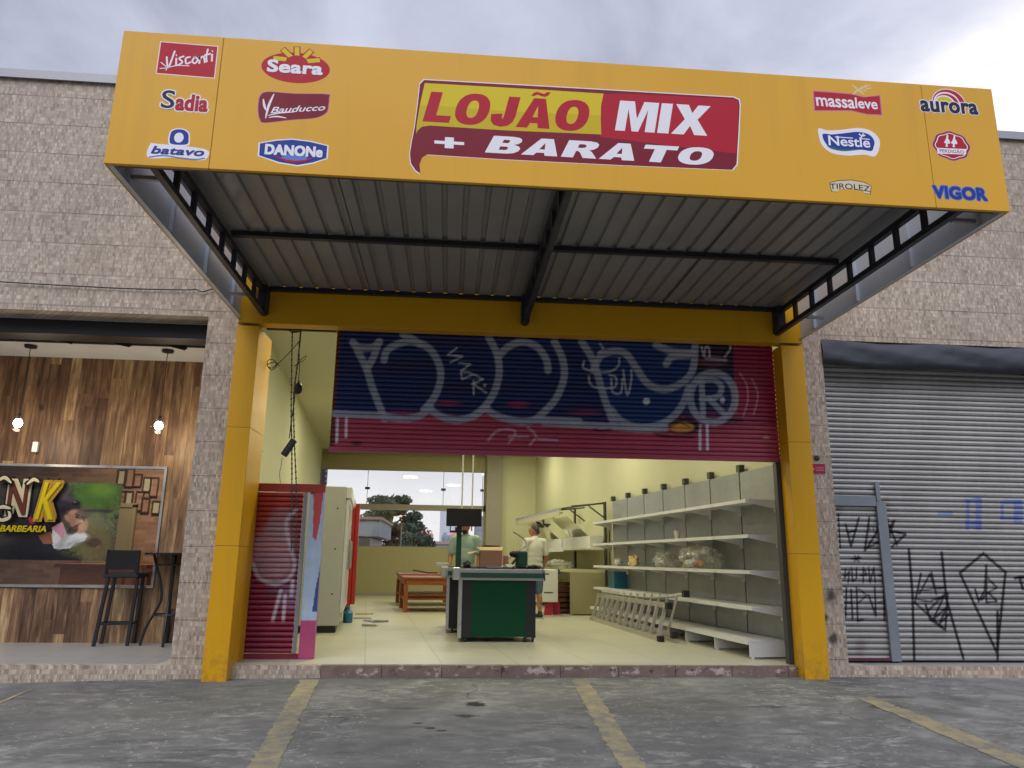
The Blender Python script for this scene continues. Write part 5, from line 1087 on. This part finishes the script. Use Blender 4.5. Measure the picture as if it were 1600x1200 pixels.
# fridges along the left wall
t = thing('display_fridge', 'tall pale fridge with glass doors standing behind the slatted door', 'fridge', (-2.1, 4.6, 0), ANG)
b = MB(); b.box((-.62, -1.3, .10), (.42, 1.15, 2.13)); b.build('body', 'offwhite', t, False, bevel=.012)
for i in range(5):
    y = -1.25+i*.47
    b = MB()
    for a, c in (((y, .28), (y+.04, 1.95)), ((y+.42, .28), (y+.46, 1.95)), ((y+.04, .28), (y+.42, .33)), ((y+.04, 1.90), (y+.42, 1.95))): b.box((.425, a[0], a[1]), (.47, c[0], c[1]))
    dr = b.build('door', 'white', t, False); b = MB(); b.box((.435, y+.041, .331), (.445, y+.419, 1.899)); b.build('glass_pane', 'glass', dr, False); b = MB(); b.tube([(.50, y+.38, .9), (.50, y+.38, 1.35)], .012, 6); b.build('handle', 'chrome', dr, False)
b = MB(); b.box((.422, -1.28, 1.96), (.50, 1.13, 2.12)); b.build('top_sign', 'white', t, False); b = MB(); b.box((-.58, -1.26, .0), (.38, 1.1, .099)); b.build('plinth', 'black', t, False)
for z in (.55, 1.2, 1.8): b = MB(); b.tube([(.30, -1.303, z), (.30, -1.30, z)], .014, 8); b.build('screw_cap', 'black', t, False)
t = thing('red_fridge', 'tall bright red drinks fridge beyond the pale fridge', 'fridge', (-2.3, 7.9, 0), ANG)
b = MB(); b.box((-.5, -.45, .12), (.36, .45, 2.1)); b.build('body', 'red', t, False, bevel=.015); b = MB(); b.box((.365, -.44, .16), (.44, .44, 2.16)); b.build('door', 'red', t, False, bevel=.012); b = MB(); b.box((-.48, -.43, 2.101), (.34, .43, 2.24)); b.build('top_sign', 'offwhite', t, False); b = MB(); b.box((-.46, -.42, 0), (.33, .42, .119)); b.build('plinth', 'black', t, False)
# odds and ends on the floor
q = onZ(543, 973, 0); t = thing('blue_bottle', 'blue plastic bottle with cap standing on floor by the fridge', 'bottle', q); b = MB(); b.lathe(q, [(0, 0), (.075, 0), (.08, .02), (.08, .16), (.05, .20), (.03, .22), (0, .22)], 18); b.build('body', 'blue', t, smooth=False); b = MB(); b.lathe((q[0], q[1], .221), [(0, 0), (.032, 0), (.032, .04), (0, .042)], 14); b.build('cap', 'blue', t)
def sheet(name, px, py, w2, h2, rot, mt, lab, cat, th=.012, z=0.0):
    q = onZ(px, py, z); o = thing(name, lab, cat, (q[0], q[1], z), rot); b = MB(); b.box((-w2, -h2, .001), (w2, h2, th)); b.box((-w2, -h2, th+.001), (w2, -h2+.012, th+.02)); b.build('sheet', mt, o, False); return o
sheet('card_offcut', 569, 960, .17, .09, .1, 'cardlight', 'flat tan cardboard offcut on floor by the red fridge', 'cardboard')
sheet('metal_sheet', 587, 971, .14, .22, .5, 'greymetal', 'larger tilted grey metal plate on the floor tiles', 'metal plate')
sheet('white_strip', 566, 967, .16, .06, .05, 'paper', 'white flat strip on the floor between cardboard and grey plate', 'strip'); sheet('vent_grille', 578, 978, .12, .08, -.1, 'chrome', 'pale slotted plate lying nearest to the shop entrance', 'metal plate')
q = onZ(590, 921, 0); crumple('dark_bundle', (q[0], q[1]-.3, 0), (.35, .2, .12), 'dark heap on the floor below the back window', 14, 'black', 'bundle')
# wooden benches
def bench(loc, rot, L, W, H, lab):
    t = thing('wooden_table', lab, 'table', loc, rot, 'low wooden tables in the shop')
    b = MB(); b.box((-L/2, -W/2, H-.04), (L/2, W/2, H)); b.build('table_top', 'tablewood', t, False, bevel=.006)
    for sy in (-1, 1): b = MB(); b.box((-L/2+.05, sy*(W/2-.05)-.015, H-.16), (L/2-.05, sy*(W/2-.05)+.015, H-.041)); b.build('apron', 'tablewood', t, False)
    for sx in (-1, 1): b = MB(); b.box((sx*(L/2-.05)-.015, -W/2+.07, H-.16), (sx*(L/2-.05)+.015, W/2-.07, H-.041)); b.build('apron', 'tablewood', t, False)
    for sx in (-1, 1):
        for sy in (-1, 1): b = MB(); b.box((sx*(L/2-.06)-.04, sy*(W/2-.06)-.04, 0), (sx*(L/2-.06)+.04, sy*(W/2-.06)+.04, H-.161)); b.build('leg', 'tablewood', t, False)
    b = MB(); b.box((-L/2+.03, -W/2+.03, .24), (L/2-.03, W/2-.03, .27)); b.build('lower_shelf', 'tablewood', t, False)
    return t
bench((-.38, 8.5, 0), .12, 1.15, 1.5, .70, 'nearest low wooden table, left of the green checkout')
bench((-.52, 10.6, 0), .12, 1.3, 1.6, .72, 'farther low wooden table under the back window')
q = onZ(672, 889, .725); b = MB(); b.bar((q[0]-.25, 10.4, .80), (q[0]+.15, 10.4, .735), .06, .03); b.bar((q[0]+.15, 10.4, .74), (q[0]+.35, 10.4, .74), .05, .03); tag(b.build('metal_bracket', 'black'), 'thin dark bracket lying on the farther wooden table', 'bracket')

# checkout counters
def checkout(loc, label, full=True):
    t = thing('checkout_counter', label, 'checkout', loc, 0, 'green checkout counters')
    L, D, H = 1.0, .62, .80
    b = MB(); b.box((.07, .004, .07), (L-.17, D, H)); b.build('body', 'green', t, False)
    b = MB(); b.box((0, -.004, .06), (.135, D+.01, H)); b.build('corner_panel', 'black', t, False); b = MB(); b.box((L-.13, -.004, .06), (L+.0, D+.01, H)); b.build('corner_panel', 'black', t, False)
    b = MB(); b.box((.135, -.001, .07), (L-.13, .0035, H)); b.build('front_panel', 'green', t, False)
    b = MB(); b.box((-.045, -.02, .05), (-.001, D+.02, H)); b.build('side_strip', 'chrome', t, False)
    b = MB(); b.box((-.10, -.09, H+.002), (L+.12, D+.6, H+.15)); b.build('rail_body', 'lilac', t, False, bevel=.01)
    b = MB(); b.box((-.03, -.096, H+.035), (L+.115, -.0905, H+.10)); b.build('green_stripe', 'dgreen', t, False); b = MB(); b.box((-.14, -.095, H+.004), (-.035, .25, H+.165)); b.build('end_cap', 'chrome', t, False, bevel=.02)
    b = MB(); b.box((-.04, -.02, H+.152), (L+.06, D+.55, H+.158)); b.build('belt', 'rubber', t, False)
    for x in (.06, L-.14, L-.03):
        b = MB(); b.tube([(x-.012, .06, .028), (x+.012, .06, .028)], .028, 12); b.box((x-.018, .05, .03), (x+.018, .09, .058)); b.build('castor', 'black', t, False)
    return t
q = onZ(718, 1003, 0)
checkout((.225, 2.2, 0), 'front green checkout counter with silver rail, cluttered with boxes')
checkout((.06, 3.45, 0), 'rear checkout counter half hidden behind the front green one')
CT = .958
q = onY(715, 885, 3.3); px_ = q[0]
t = thing('monitor_stand', 'black screen on a green post fixed at the rear checkout', 'monitor', (px_, 3.4, .96)); a, c = onY(697, 822, 3.35), onY(753, 795, 3.35)
b = MB(); b.box((a[0], 3.35, a[2]), (c[0], 3.39, c[2])); b.build('screen', 'black', t, bevel=.006); b = MB(); b.box((onY(713, 850, 3.4)[0], 3.395, .961), (onY(721, 850, 3.4)[0], 3.45, 1.6)); b.build('post', 'dgreen', t)
b = MB(); e = onY(716, 827, 3.38); b.box((e[0]-.13, 3.36, e[2]-.05), (e[0]+.0, 3.40, e[2]-.02)); b.box((e[0]-.13, 3.36, e[2]-.019), (e[0]-.115, 3.38, e[2]+.05)); b.box((e[0]-.05, 3.34, e[2]-.05), (e[0]+.05, 3.394, e[2]+.03)); b.build('scanner_mount', 'black', t)
for px0 in (722, 738):
    q = onY(px0, 780, 3.42); b = MB(); b.tube([(q[0], 3.43, 1.5), (q[0], 3.43, ZC)], .012, 8); tag(b.build('conduit', 'white'), ('left' if px0 == 722 else 'right')+' one of two thin white conduits dropping to the screen', 'conduit', 'conduits from the ceiling')
# clutter on the front counter
q0, q1 = onY(752, 880, 2.55), onY(784, 852, 2.55)
t = thing('cardboard_box', 'open brown cardboard box with loose flaps on the front checkout', 'cardboard box', ((q0[0]+q1[0])/2, 2.6, CT+.03)); x0, x1, zt = q0[0]-.02, q1[0], CT+.24
b = MB()
for a, c in (((x0, 2.45, CT+.03), (x1, 2.455, zt)), ((x0, 2.795, CT+.03), (x1, 2.80, zt)), ((x0, 2.4555, CT+.03), (x0+.005, 2.7945, zt)), ((x1-.005, 2.4555, CT+.03), (x1, 2.7945, zt)), ((x0+.006, 2.456, CT+.031), (x1-.006, 2.794, CT+.036))): b.box(a, c)
b.build('box', 'card', t)
for P_ in ([(x0, 2.45, zt), (x1, 2.45, zt), (x1+.02, 2.58, zt+.05), (x0-.05, 2.56, zt+.04)], [(x0, 2.80, zt), (x1, 2.80, zt), (x1-.02, 2.66, zt+.07), (x0+.04, 2.66, zt+.08)], [(x0, 2.46, zt), (x0, 2.79, zt), (x0-.17, 2.77, zt-.03), (x0-.17, 2.48, zt-.06)]):
    b = MB(); b.hexa(P_+[(p[0], p[1], p[2]+.005) for p in P_]); b.build('flap', 'cardlight', t)
for i, (px, py, w2, h2, r, lab) in enumerate(((742, 879, .14, .09, .3, 'flat grey metal plate under the cardboard box, left'), (764, 882, .16, .06, -.08, 'long grey metal plate nearest the counter edge'))): 
    q = onY(px, py, 2.45); o = thing('metal_plate', lab, 'metal plate', (q[0], 2.40+.15*(1-i), CT+.004+.013*i), r); b = MB(); b.box((-w2, -h2, 0), (w2, h2, .012)); b.box((-w2, -h2, .0125), (-w2+.01, h2, .03)); b.build('plate', 'greymetal', o, False)
q = onY(791, 873, 2.6); t = thing('orange_carton', 'small orange carton beside the cardboard box on the checkout', 'carton', (q[0], 2.6, CT)); b = MB(); b.box((q[0]-.04, 2.56, CT+.002), (q[0]+.035, 2.64, CT+.09)); b.build('carton', 'orange', t, bevel=.006); b = MB(); b.box((q[0]-.042, 2.565, CT+.091), (q[0]+.03, 2.635, CT+.17)); b.build('lid', 'lpink', t)
q = onY(815, 880, 2.75); t = thing('counter_scale', 'dark green checkout unit with a curved grey arm in front of the man', 'scale', (q[0], 2.8, CT)); b = MB(); b.box((q[0]-.08, 2.72, CT+.002), (q[0]+.085, 2.95, CT+.24)); b.build('housing', 'dgreen', t, bevel=.02)
b = MB(); pts = [onY(x, y, 2.78) for x, y in ((802, 832), (812, 838), (820, 845), (822, 853), (816, 858), (806, 865), (796, 874))]; rp = catmull(pts, 4); n = len(rp)
b.v = [tuple(p+np.array((0, dy, dz))) for dy, dz in ((-.05, 0), (.05, 0), (.05, .012), (-.05, .012)) for p in rp]; b.f = [(k*n+i, k*n+i+1, ((k+1) % 4)*n+i+1, ((k+1) % 4)*n+i) for k in range(4) for i in range(n-1)]+[(0, n, 2*n, 3*n), (n-1, 4*n-1, 3*n-1, 2*n-1)]; b.mi = [0]*len(b.f); b.build('curved_arm', 'greymetal', t)
b = MB(); b.bar((q[0]-.17, 2.7, CT+.03), (q[0]-.02, 2.75, CT+.20), .05, .02); b.ell((q[0]-.11, 2.76, CT+.20), (.07, .05, .05)); b.build('cable_reel', 'black', t)
for i, (px, mt, lab, r) in enumerate(((795, 'paper', 'crumpled white paper on the front checkout counter', (.09, .07, .03)), (833, 'black', 'tangle of black cable on the right end of the checkout', (.10, .06, .03)), (730, 'black', 'small black device on the left end of the checkout', (.05, .05, .05)))): q = onY(px, 882, 2.4); crumple(('paper_ball', 'cable_tangle', 'card_terminal')[i], (q[0], 2.42, CT), r, lab, 20+i, mt, ('paper', 'cable', 'device')[i])
q = onY(704, 884, 3.4); b = MB(); b.box((q[0]-.22, 3.5, CT), (q[0]-.02, 3.7, CT+.06)); tag(b.build('white_tray', 'paper', bevel=.008), 'white tray on the left end of the rear checkout', 'tray')
b = MB(); b.tube(catmull([(1.30, 2.10, CT), (1.335, 2.095, .86), (1.335, 2.095, .80), (1.33, 2.1, .86), (1.29, 2.15, CT)], 5), .005, 6); tag(b.build('hanging_cable', 'black'), 'thin black cable looping over the right end of the checkout rail', 'cable')

# chain, cables and sockets hanging in the left of the opening
HY = .22
def hang(name, pts, r, mt, lab, cat, Y=HY): b = MB(); b.tube(catmull([onY(x, y, Y) for x, y in pts], 5), r, 6); return tag(b.build(name, mt), lab, cat)
ch = thing('shutter_chain', 'long double loop of shutter chain hanging left of the raised shutter', 'chain', onY(456, 512, HY))
for pts in (((457, 512), (456, 560), (455, 640), (456, 700), (456, 765), (455, 860)), ((470, 512), (466, 560), (459, 620), (460, 690), (463, 765), (463, 860))):
    b = MB(); P_ = [onY(x, y, HY) for x, y in pts]; cc = catmull(P_, 16)
    for i, (a, c) in enumerate(zip(cc[:-1], cc[1:])): 
        m_ = (a+c)/2; b.ell(m_, (.007, .007, .021) if i % 2 else (.010, .005, .021), nu=6, nv=5)
    b.build('chain_strand', 'post', ch)
hang('hanging_cable', ((471, 514), (469, 535), (466, 560), (462, 590), (460, 625), (455, 660), (452, 685)), .006, 'black', 'black cable running down to the hanging power strip', 'cable')
hang('hanging_cable', ((470, 530), (455, 548), (440, 563), (432, 570), (425, 575), (418, 572), (419, 563), (428, 563), (432, 572), (424, 578), (418, 570), (430, 566), (436, 572)), .005, 'black', 'tangled black cable coiled on the left wall near the ceiling', 'cable', .25)
hang('hanging_cable', ((467, 535), (468, 570), (466, 598)), .005, 'black', 'short cable holding the round black junction box', 'cable', .21)
hang('hanging_cable', ((462, 572), (470, 562), (478, 556), (476, 562), (466, 568), (460, 572)), .004, 'black', 'small looped cable tie beside the shutter chain', 'cable', .2)
hang('coiled_wire', ((448, 512), (455, 519), (465, 519), (474, 514), (462, 516), (452, 514), (458, 518), (470, 518)), .006, 'black', 'coil of wire on the black beam at the top of the opening', 'wire', .08)
hang('thin_wire', ((441, 716), (439, 728), (437, 740), (438, 755)), .003, 'black', 'thin wire trailing below the hanging power strip', 'wire')
hang('thin_wire', ((403, 690), (406, 700), (411, 706)), .003, 'black', 'short wire stub on the left shop wall above the slatted door', 'wire', .6)
q = onY(466, 607, .21); t = thing('junction_box', 'round black junction box hanging on a cable left of the shutter', 'junction box', q); b = MB(); b.ell(q, (.052, .04, .068)); b.build('case', 'black', t, smooth=True); b = MB(); b.tube([q+np.array((0, 0, .06)), q+np.array((0, 0, .09))], .012, 8); b.build('cable_gland', 'black', t)
a, c = onY(443, 712, HY), onY(460, 687, HY); t = thing('power_strip', 'black power strip hanging tilted from cables left of the shutter', 'power strip', (a+c)/2); b = MB(); b.bar(a, c, .07, .06, up=(0, 1, 0)); b.build('case', 'black', t, bevel=.008)
for k in (.2, .4, .6, .8): m_ = a*(1-k)+c*k; b = MB(); b.tube([m_+np.array((0, -.034, 0)), m_+np.array((0, -.037, 0))], .016, 10); b.build('socket', 'post', t)

# ================================================================== PEOPLE
def remesh(parts, name, mt, parent, vox=.011, smooth=6):
    """fuse capsules and ellipsoids into one continuous skin"""
    b = MB()
    for k in parts:
        if k[0] == 'c':
            _, p0, p1, r0, r1 = k; b.tube([p0, p1], [r0, r1], 14); b.ell(p0, (r0,)*3, nu=14, nv=9); b.ell(p1, (r1,)*3, nu=14, nv=9)
        else: b.ell(k[1], k[2], rot=k[3] if len(k) > 3 else None, nu=20, nv=14)
    o = b.build(name, mt, None); m = o.modifiers.new('r', 'REMESH'); m.mode = 'VOXEL'; m.voxel_size = vox; s = o.modifiers.new('s', 'SMOOTH'); s.iterations = smooth; s.factor = .5
    dg = bpy.context.evaluated_depsgraph_get(); dg.update(); me = bpy.data.meshes.new_from_object(o.evaluated_get(dg)); o.modifiers.clear(); o.data = me; me.name = name
    me.polygons.foreach_set('use_smooth', [True]*len(me.polygons))
    if parent: o.parent = parent
    return o
def rz(p, a): return np.array((p[0]*math.cos(a)-p[1]*math.sin(a), p[0]*math.sin(a)+p[1]*math.cos(a), p[2]))
def person(loc, face, H, label, shirt, shorts, hairm, beard=False, long_trousers=False, arms=((.06, .10), (.10, .22)), turn=0.0):
    """front is +y in local space"""
    k = H/1.75; root = thing('person', label, 'person', loc, face)
    V = lambda x, y, z: np.array((x*k, y*k, z*k))
    sh_l, sh_r = V(-.185, -.01, 1.42), V(.185, -.01, 1.42)
    hd = V(0, .03, 1.625); body = []
    def T(p): q = np.array(p)-hd; return tuple(rz(q, turn)+hd)
    body += [('e', hd, (.074*k, .092*k, .108*k)), ('e', T(hd+V(0, .03, -.055)), (.055*k, .062*k, .06*k)), ('c', V(0, -.01, 1.42), V(0, .015, 1.56), .058*k, .053*k),
             ('e', T(hd+V(0, .098, -.012)), (.014*k, .022*k, .022*k)), ('e', T(hd+V(-.074, .0, -.012)), (.010*k, .020*k, .030*k)), ('e', T(hd+V(.074, 0, -.012)), (.010*k, .020*k, .030*k)), ('e', T(hd+V(0, .075, .02)), (.05*k, .02*k, .012*k)), ('e', T(hd+V(0, .082, -.055)), (.026*k, .016*k, .010*k))]
    body += [('e', V(0, 0, 1.28), (.165*k, .105*k, .20*k)), ('e', V(0, .015, 1.08), (.155*k, .115*k, .17*k)), ('e', V(0, 0, .94), (.165*k, .115*k, .13*k)), ('c', sh_l, sh_r, .06*k, .06*k)]
    for s, (ey, hy) in ((-1, arms[0]), (1, arms[1])):
        S, E, W = V(s*.195, -.01, 1.41), V(s*.25, -.03+ey*.3, 1.13), V(s*.235, ey+.02, .90+hy)
        body += [('c', S, E, .052*k, .042*k), ('c', E, W, .040*k, .028*k)]
        d = (W-E)/np.linalg.norm(W-E); P = W+d*.05*k; side = np.array((0, 1., 0))
        body += [('e', P, (.020*k, .036*k, .046*k))]
        for f in range(4):
            off = side*(f-1.5)*.020*k; L_ = (.075, .085, .08, .062)[f]*k; a = P+d*.03*k+off; m_ = a+d*L_*.55; e = m_+d*L_*.4+np.array((-s*.018*k, 0, 0)); body += [('c', a, m_, .010*k, .0095*k), ('c', m_, e, .0095*k, .008*k)]
        tb = P+side*.034*k-d*.01*k; body += [('c', tb, tb+side*.022*k+d*.04*k, .012*k, .009*k)]
    for s in (-1, 1):
        Hh, K, An = V(s*.09, 0, .90), V(s*.10, .02, .50), V(s*.105, -.02, .085)
        body += [('c', Hh, K, .088*k, .056*k), ('c', K, An, .054*k, .036*k), ('e', (K+An)/2+V(0, -.022, .07), (.046*k, .05*k, .11*k)), ('c', An, An+V(0, .13, -.045), .036*k, .032*k)]
    remesh(body, 'body', 'skin', root, .0085*k)
    tee = [('e', V(0, 0, 1.28), (.182*k, .122*k, .215*k)), ('e', V(0, .008, 1.18), (.176*k, .128*k, .17*k)), ('c', V(0, .01, .95), V(0, 0, 1.25), .12*k, .118*k), ('e', V(0, .015, 1.08), (.172*k, .132*k, .18*k)), ('e', V(0, .01, .95), (.176*k, .128*k, .13*k)), ('c', sh_l+V(0, 0, -.005), sh_r+V(0, 0, -.005), .068*k, .068*k)]
    for s, (ey, hy) in ((-1, arms[0]), (1, arms[1])):
        S, E = V(s*.195, -.01, 1.41), V(s*.25, -.03+ey*.3, 1.13); tee += [('c', S, S*.25+E*.75, .070*k, .066*k)]
    tee += [('c', V(0, -.01, 1.44), V(0, 0, 1.475), .075*k, .068*k)]
    remesh(tee, 't_shirt', shirt, root, .011*k, 16)
    sho = [('e', V(0, 0, .90), (.178*k, .128*k, .12*k))]
    for s in (-1, 1): sho += [('c', V(s*.09, 0, .88), V(s*.102, .018, .50 if not long_trousers else .50), .105*k, .078*k)]+([('c', V(s*.1, .018, .5), V(s*.105, -.02, .10), .075*k, .056*k)] if long_trousers else [])
    remesh(sho, 'shorts' if not long_trousers else 'trousers', shorts, root, .012*k, 4)
    for s in (-1, 1):
        remesh([('c', V(s*.105, -.045, .055), V(s*.112, .16, .045), .046*k, .042*k), ('c', V(s*.105, -.03, .06), V(s*.105, -.02, .11), .047*k, .045*k)], 'shoe', 'shoe', root, .010*k, 3)
        b = MB(); b.box(V(s*.105-.05, -.095, 0), V(s*.112+.048, .205, .022)); b.build('sole', 'sole', root, False, bevel=.008)
    # hair cap
    hr = [('e', T(hd+V(0, -.016, .022)), (.080*k, .094*k, .100*k)), ('e', T(hd+V(0, -.05, -.03)), (.066*k, .055*k, .06*k))]
    o = remesh(hr, 'hair', hairm, root, .009*k, 4)
    bm = bpy.data.meshes  # trim the hair away from the face
    import bmesh
    q = bmesh.new(); q.from_mesh(o.data); c0 = hd
    def face_side(co):
        p = rz(np.array(co)-c0, -turn)/k; return p[1] > .050+.25*p[2] and p[2] < .075 or (p[1] > .0 and p[2] < -.02)
    bmesh.ops.delete(q, geom=[v for v in q.verts if face_side(v.co)], context='VERTS'); q.to_mesh(o.data); q.free()
    if beard: remesh([('e', T(hd+V(0, .052, -.085)), (.052*k, .054*k, .042*k))], 'beard', hairm, root, .008*k, 3)
    for s in (-1, 1):
        b = MB(); b.ell(T(hd+V(s*.029, .084, .008)), (.012*k, .008*k, .008*k), nu=10, nv=6); b.build('eye', 'sole', root, False, True); b = MB(); b.ell(T(hd+V(s*.029, .0915, .008)), (.0055*k, .003*k, .0055*k), nu=8, nv=6); b.build('pupil', 'hair', root, False, True)
    return root
q = onZ(828, 966, 0)
person((q[0]+.07, 6.25, 0), .45, 1.76, 'man in white T-shirt and denim shorts standing behind the checkout, turned away', 'shirtw', 'denim', 'greyhair', arms=((.18, .30), (.05, .02)), turn=.75)
q = onY(727, 850, 4.6)
person((q[0], 4.6, 0), math.pi-.25, 1.74, 'bearded man in sage T-shirt standing half hidden behind the black screen', 'shirtg', 'dark', 'hair', beard=True, long_trousers=True, arms=((.05, .02), (.10, .06)))

# ================================================================== OUTSIDE THE BACK WINDOW
def tree(loc, H, cr, label, seed, n=2600, zc=.62):
    rg = np.random.default_rng(seed); t = thing('tree', label, 'tree', loc); b = MB(); x, y, z = loc
    b.tube([(x, y, z), (x+.1, y, z+H*.35), (x-.1, y+.1, z+H*.75)], [.32, .24, .08], 10)
    cl = []
    for i in range(46):
        a = rg.uniform(0, 6.28); u = rg.uniform(0, 1); zz = z+H*(.24+.72*u); rr = cr*(1-.62*u**1.5)*rg.uniform(.35, 1.0); c = np.array((x+rr*math.cos(a), y+rr*math.sin(a), zz)); cl.append((c, cr*rg.uniform(.22, .40)*(1-.3*u)))
        if i % 2 == 0: b.tube([(x, y, z+H*(.25+.55*u)), tuple(c*.6+np.array((x, y, zz))*.4), tuple(c)], [.09, .05, .02], 5)
    b.build('trunk', 'bark', t)
    c = MB(); vs = []; fs = []
    for k in range(n):
        p, r = cl[rg.integers(len(cl))]; d = rg.normal(size=3); d /= np.linalg.norm(d); q = p+d*r*rg.uniform(.25, 1)**.5*np.array((1, 1, .62)); u = rg.normal(size=3); u /= np.linalg.norm(u); v = np.cross(u, rg.normal(size=3)); v /= np.linalg.norm(v); s = rg.uniform(.10, .26)*cr/3.6; o = len(vs)
        vs += [q-u*s, q+v*s*.45, q+u*s, q-v*s*.45]; fs.append((o, o+1, o+2, o+3))
    c.add(vs, fs); c.build('crown', 'leaf', t)
ZG = -.35
D = 46.0; q = onY(610, 850, D); tree((q[0], D, ZG), 5.7, 3.0, 'dark pine-like tree beyond the back window', 5, 11000)
q = onY(652, 868, D+6); tree((q[0]-.5, D+6, ZG), 3.3, 1.6, 'smaller dark tree right of the large one beyond the back window', 9, 1600)
# grey neighbouring house with a boxy parapet
Y = 26.0; a, c = onY(540, 815, Y), onY(595, 833, Y); e = onY(588, 860, Y)
t = thing('neighbour_house', 'pale house with a grey boxy roof edge seen through the left of the back window', 'house', (a[0]+1, Y, ZG)); 
b = MB(); b.box((a[0]-2, Y+.6, ZG), (e[0]-.35, Y+7, c[2]-.2)); b.build('wall', plain('pale_render', (.55, .53, .52), .8), t)
b = MB(); zt_ = onY(580, 812, Y)[2]; b.box((a[0]-2, Y-.1, c[2]-.15), (e[0]+.1, Y+7, zt_)); b.build('parapet', plain('grey_parapet', (.30, .32, .34), .7), t); b = MB(); b.box((a[0]-2.1, Y-.2, zt_+.001), (e[0]+.2, Y+7, zt_+.12)); b.build('roof_edge', plain('pinkish_tiles', (.34, .2, .18), .8), t)
sun_or = plain('sunset_lit_orange', (.9, .36, .27), .8)  # orange walls with the sunset glow painted into the colour
def block(px0, px1, py, Y, mt, label, dep, rows, cols, name='apartment_block'):
    a, c = onY(px0, py, Y), onY(px1, py, Y); t = thing(name, label, 'building', ((a[0]+c[0])/2, Y, ZG)); b = MB(); b.box((a[0], Y, ZG), (c[0], Y+dep, a[2])); b.build('wall', mt, t)
    w_ = (c[0]-a[0])/cols; h_ = (a[2]-ZG)/max(rows, 1)
    for i in range(cols):
        for j in range(rows): b = MB(); b.box((a[0]+w_*(i+.25), Y-.08, ZG+h_*(j+.3)), (a[0]+w_*(i+.72), Y-.01, ZG+h_*(j+.75))); b.build('window', 'panelgrey', t)
    b = MB(); b.box((a[0]+w_*.3, Y+1, a[2]+.001), (a[0]+w_*1.2, Y+dep*.5, a[2]+(a[2]-ZG)*.09)); b.build('roof_tank', mt, t)
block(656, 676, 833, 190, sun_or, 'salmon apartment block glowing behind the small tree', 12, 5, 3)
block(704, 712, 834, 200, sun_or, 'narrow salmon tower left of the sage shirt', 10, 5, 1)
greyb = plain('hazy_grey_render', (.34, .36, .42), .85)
block(690, 704, 836, 150, greyb, 'hazy grey block behind the screen post', 10, 4, 2); block(745, 757, 806, 130, greyb, 'tall grey tower at the right end of the back window', 12, 9, 2); block(688, 722, 797, 320, plain('hazed_blue_render', (.66, .66, .72), .9), 'far bluish tower behind the black screen', 20, 0, 5)  # farthest tower's colour paled to imitate distance haze
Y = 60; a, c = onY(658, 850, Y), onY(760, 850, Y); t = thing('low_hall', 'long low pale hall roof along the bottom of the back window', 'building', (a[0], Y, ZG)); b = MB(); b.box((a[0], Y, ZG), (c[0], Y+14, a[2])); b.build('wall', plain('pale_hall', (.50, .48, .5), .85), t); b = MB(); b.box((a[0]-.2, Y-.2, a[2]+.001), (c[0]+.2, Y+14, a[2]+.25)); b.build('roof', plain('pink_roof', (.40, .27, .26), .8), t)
b = MB(); q = onY(626, 850, 24); b.tube([(q[0], 24, ZG), (q[0], 24, onY(626, 822, 24)[2])], .03, 6); tag(b.build('garden_post', 'greymetal'), 'thin grey post in front of the tree beyond the back window', 'post')
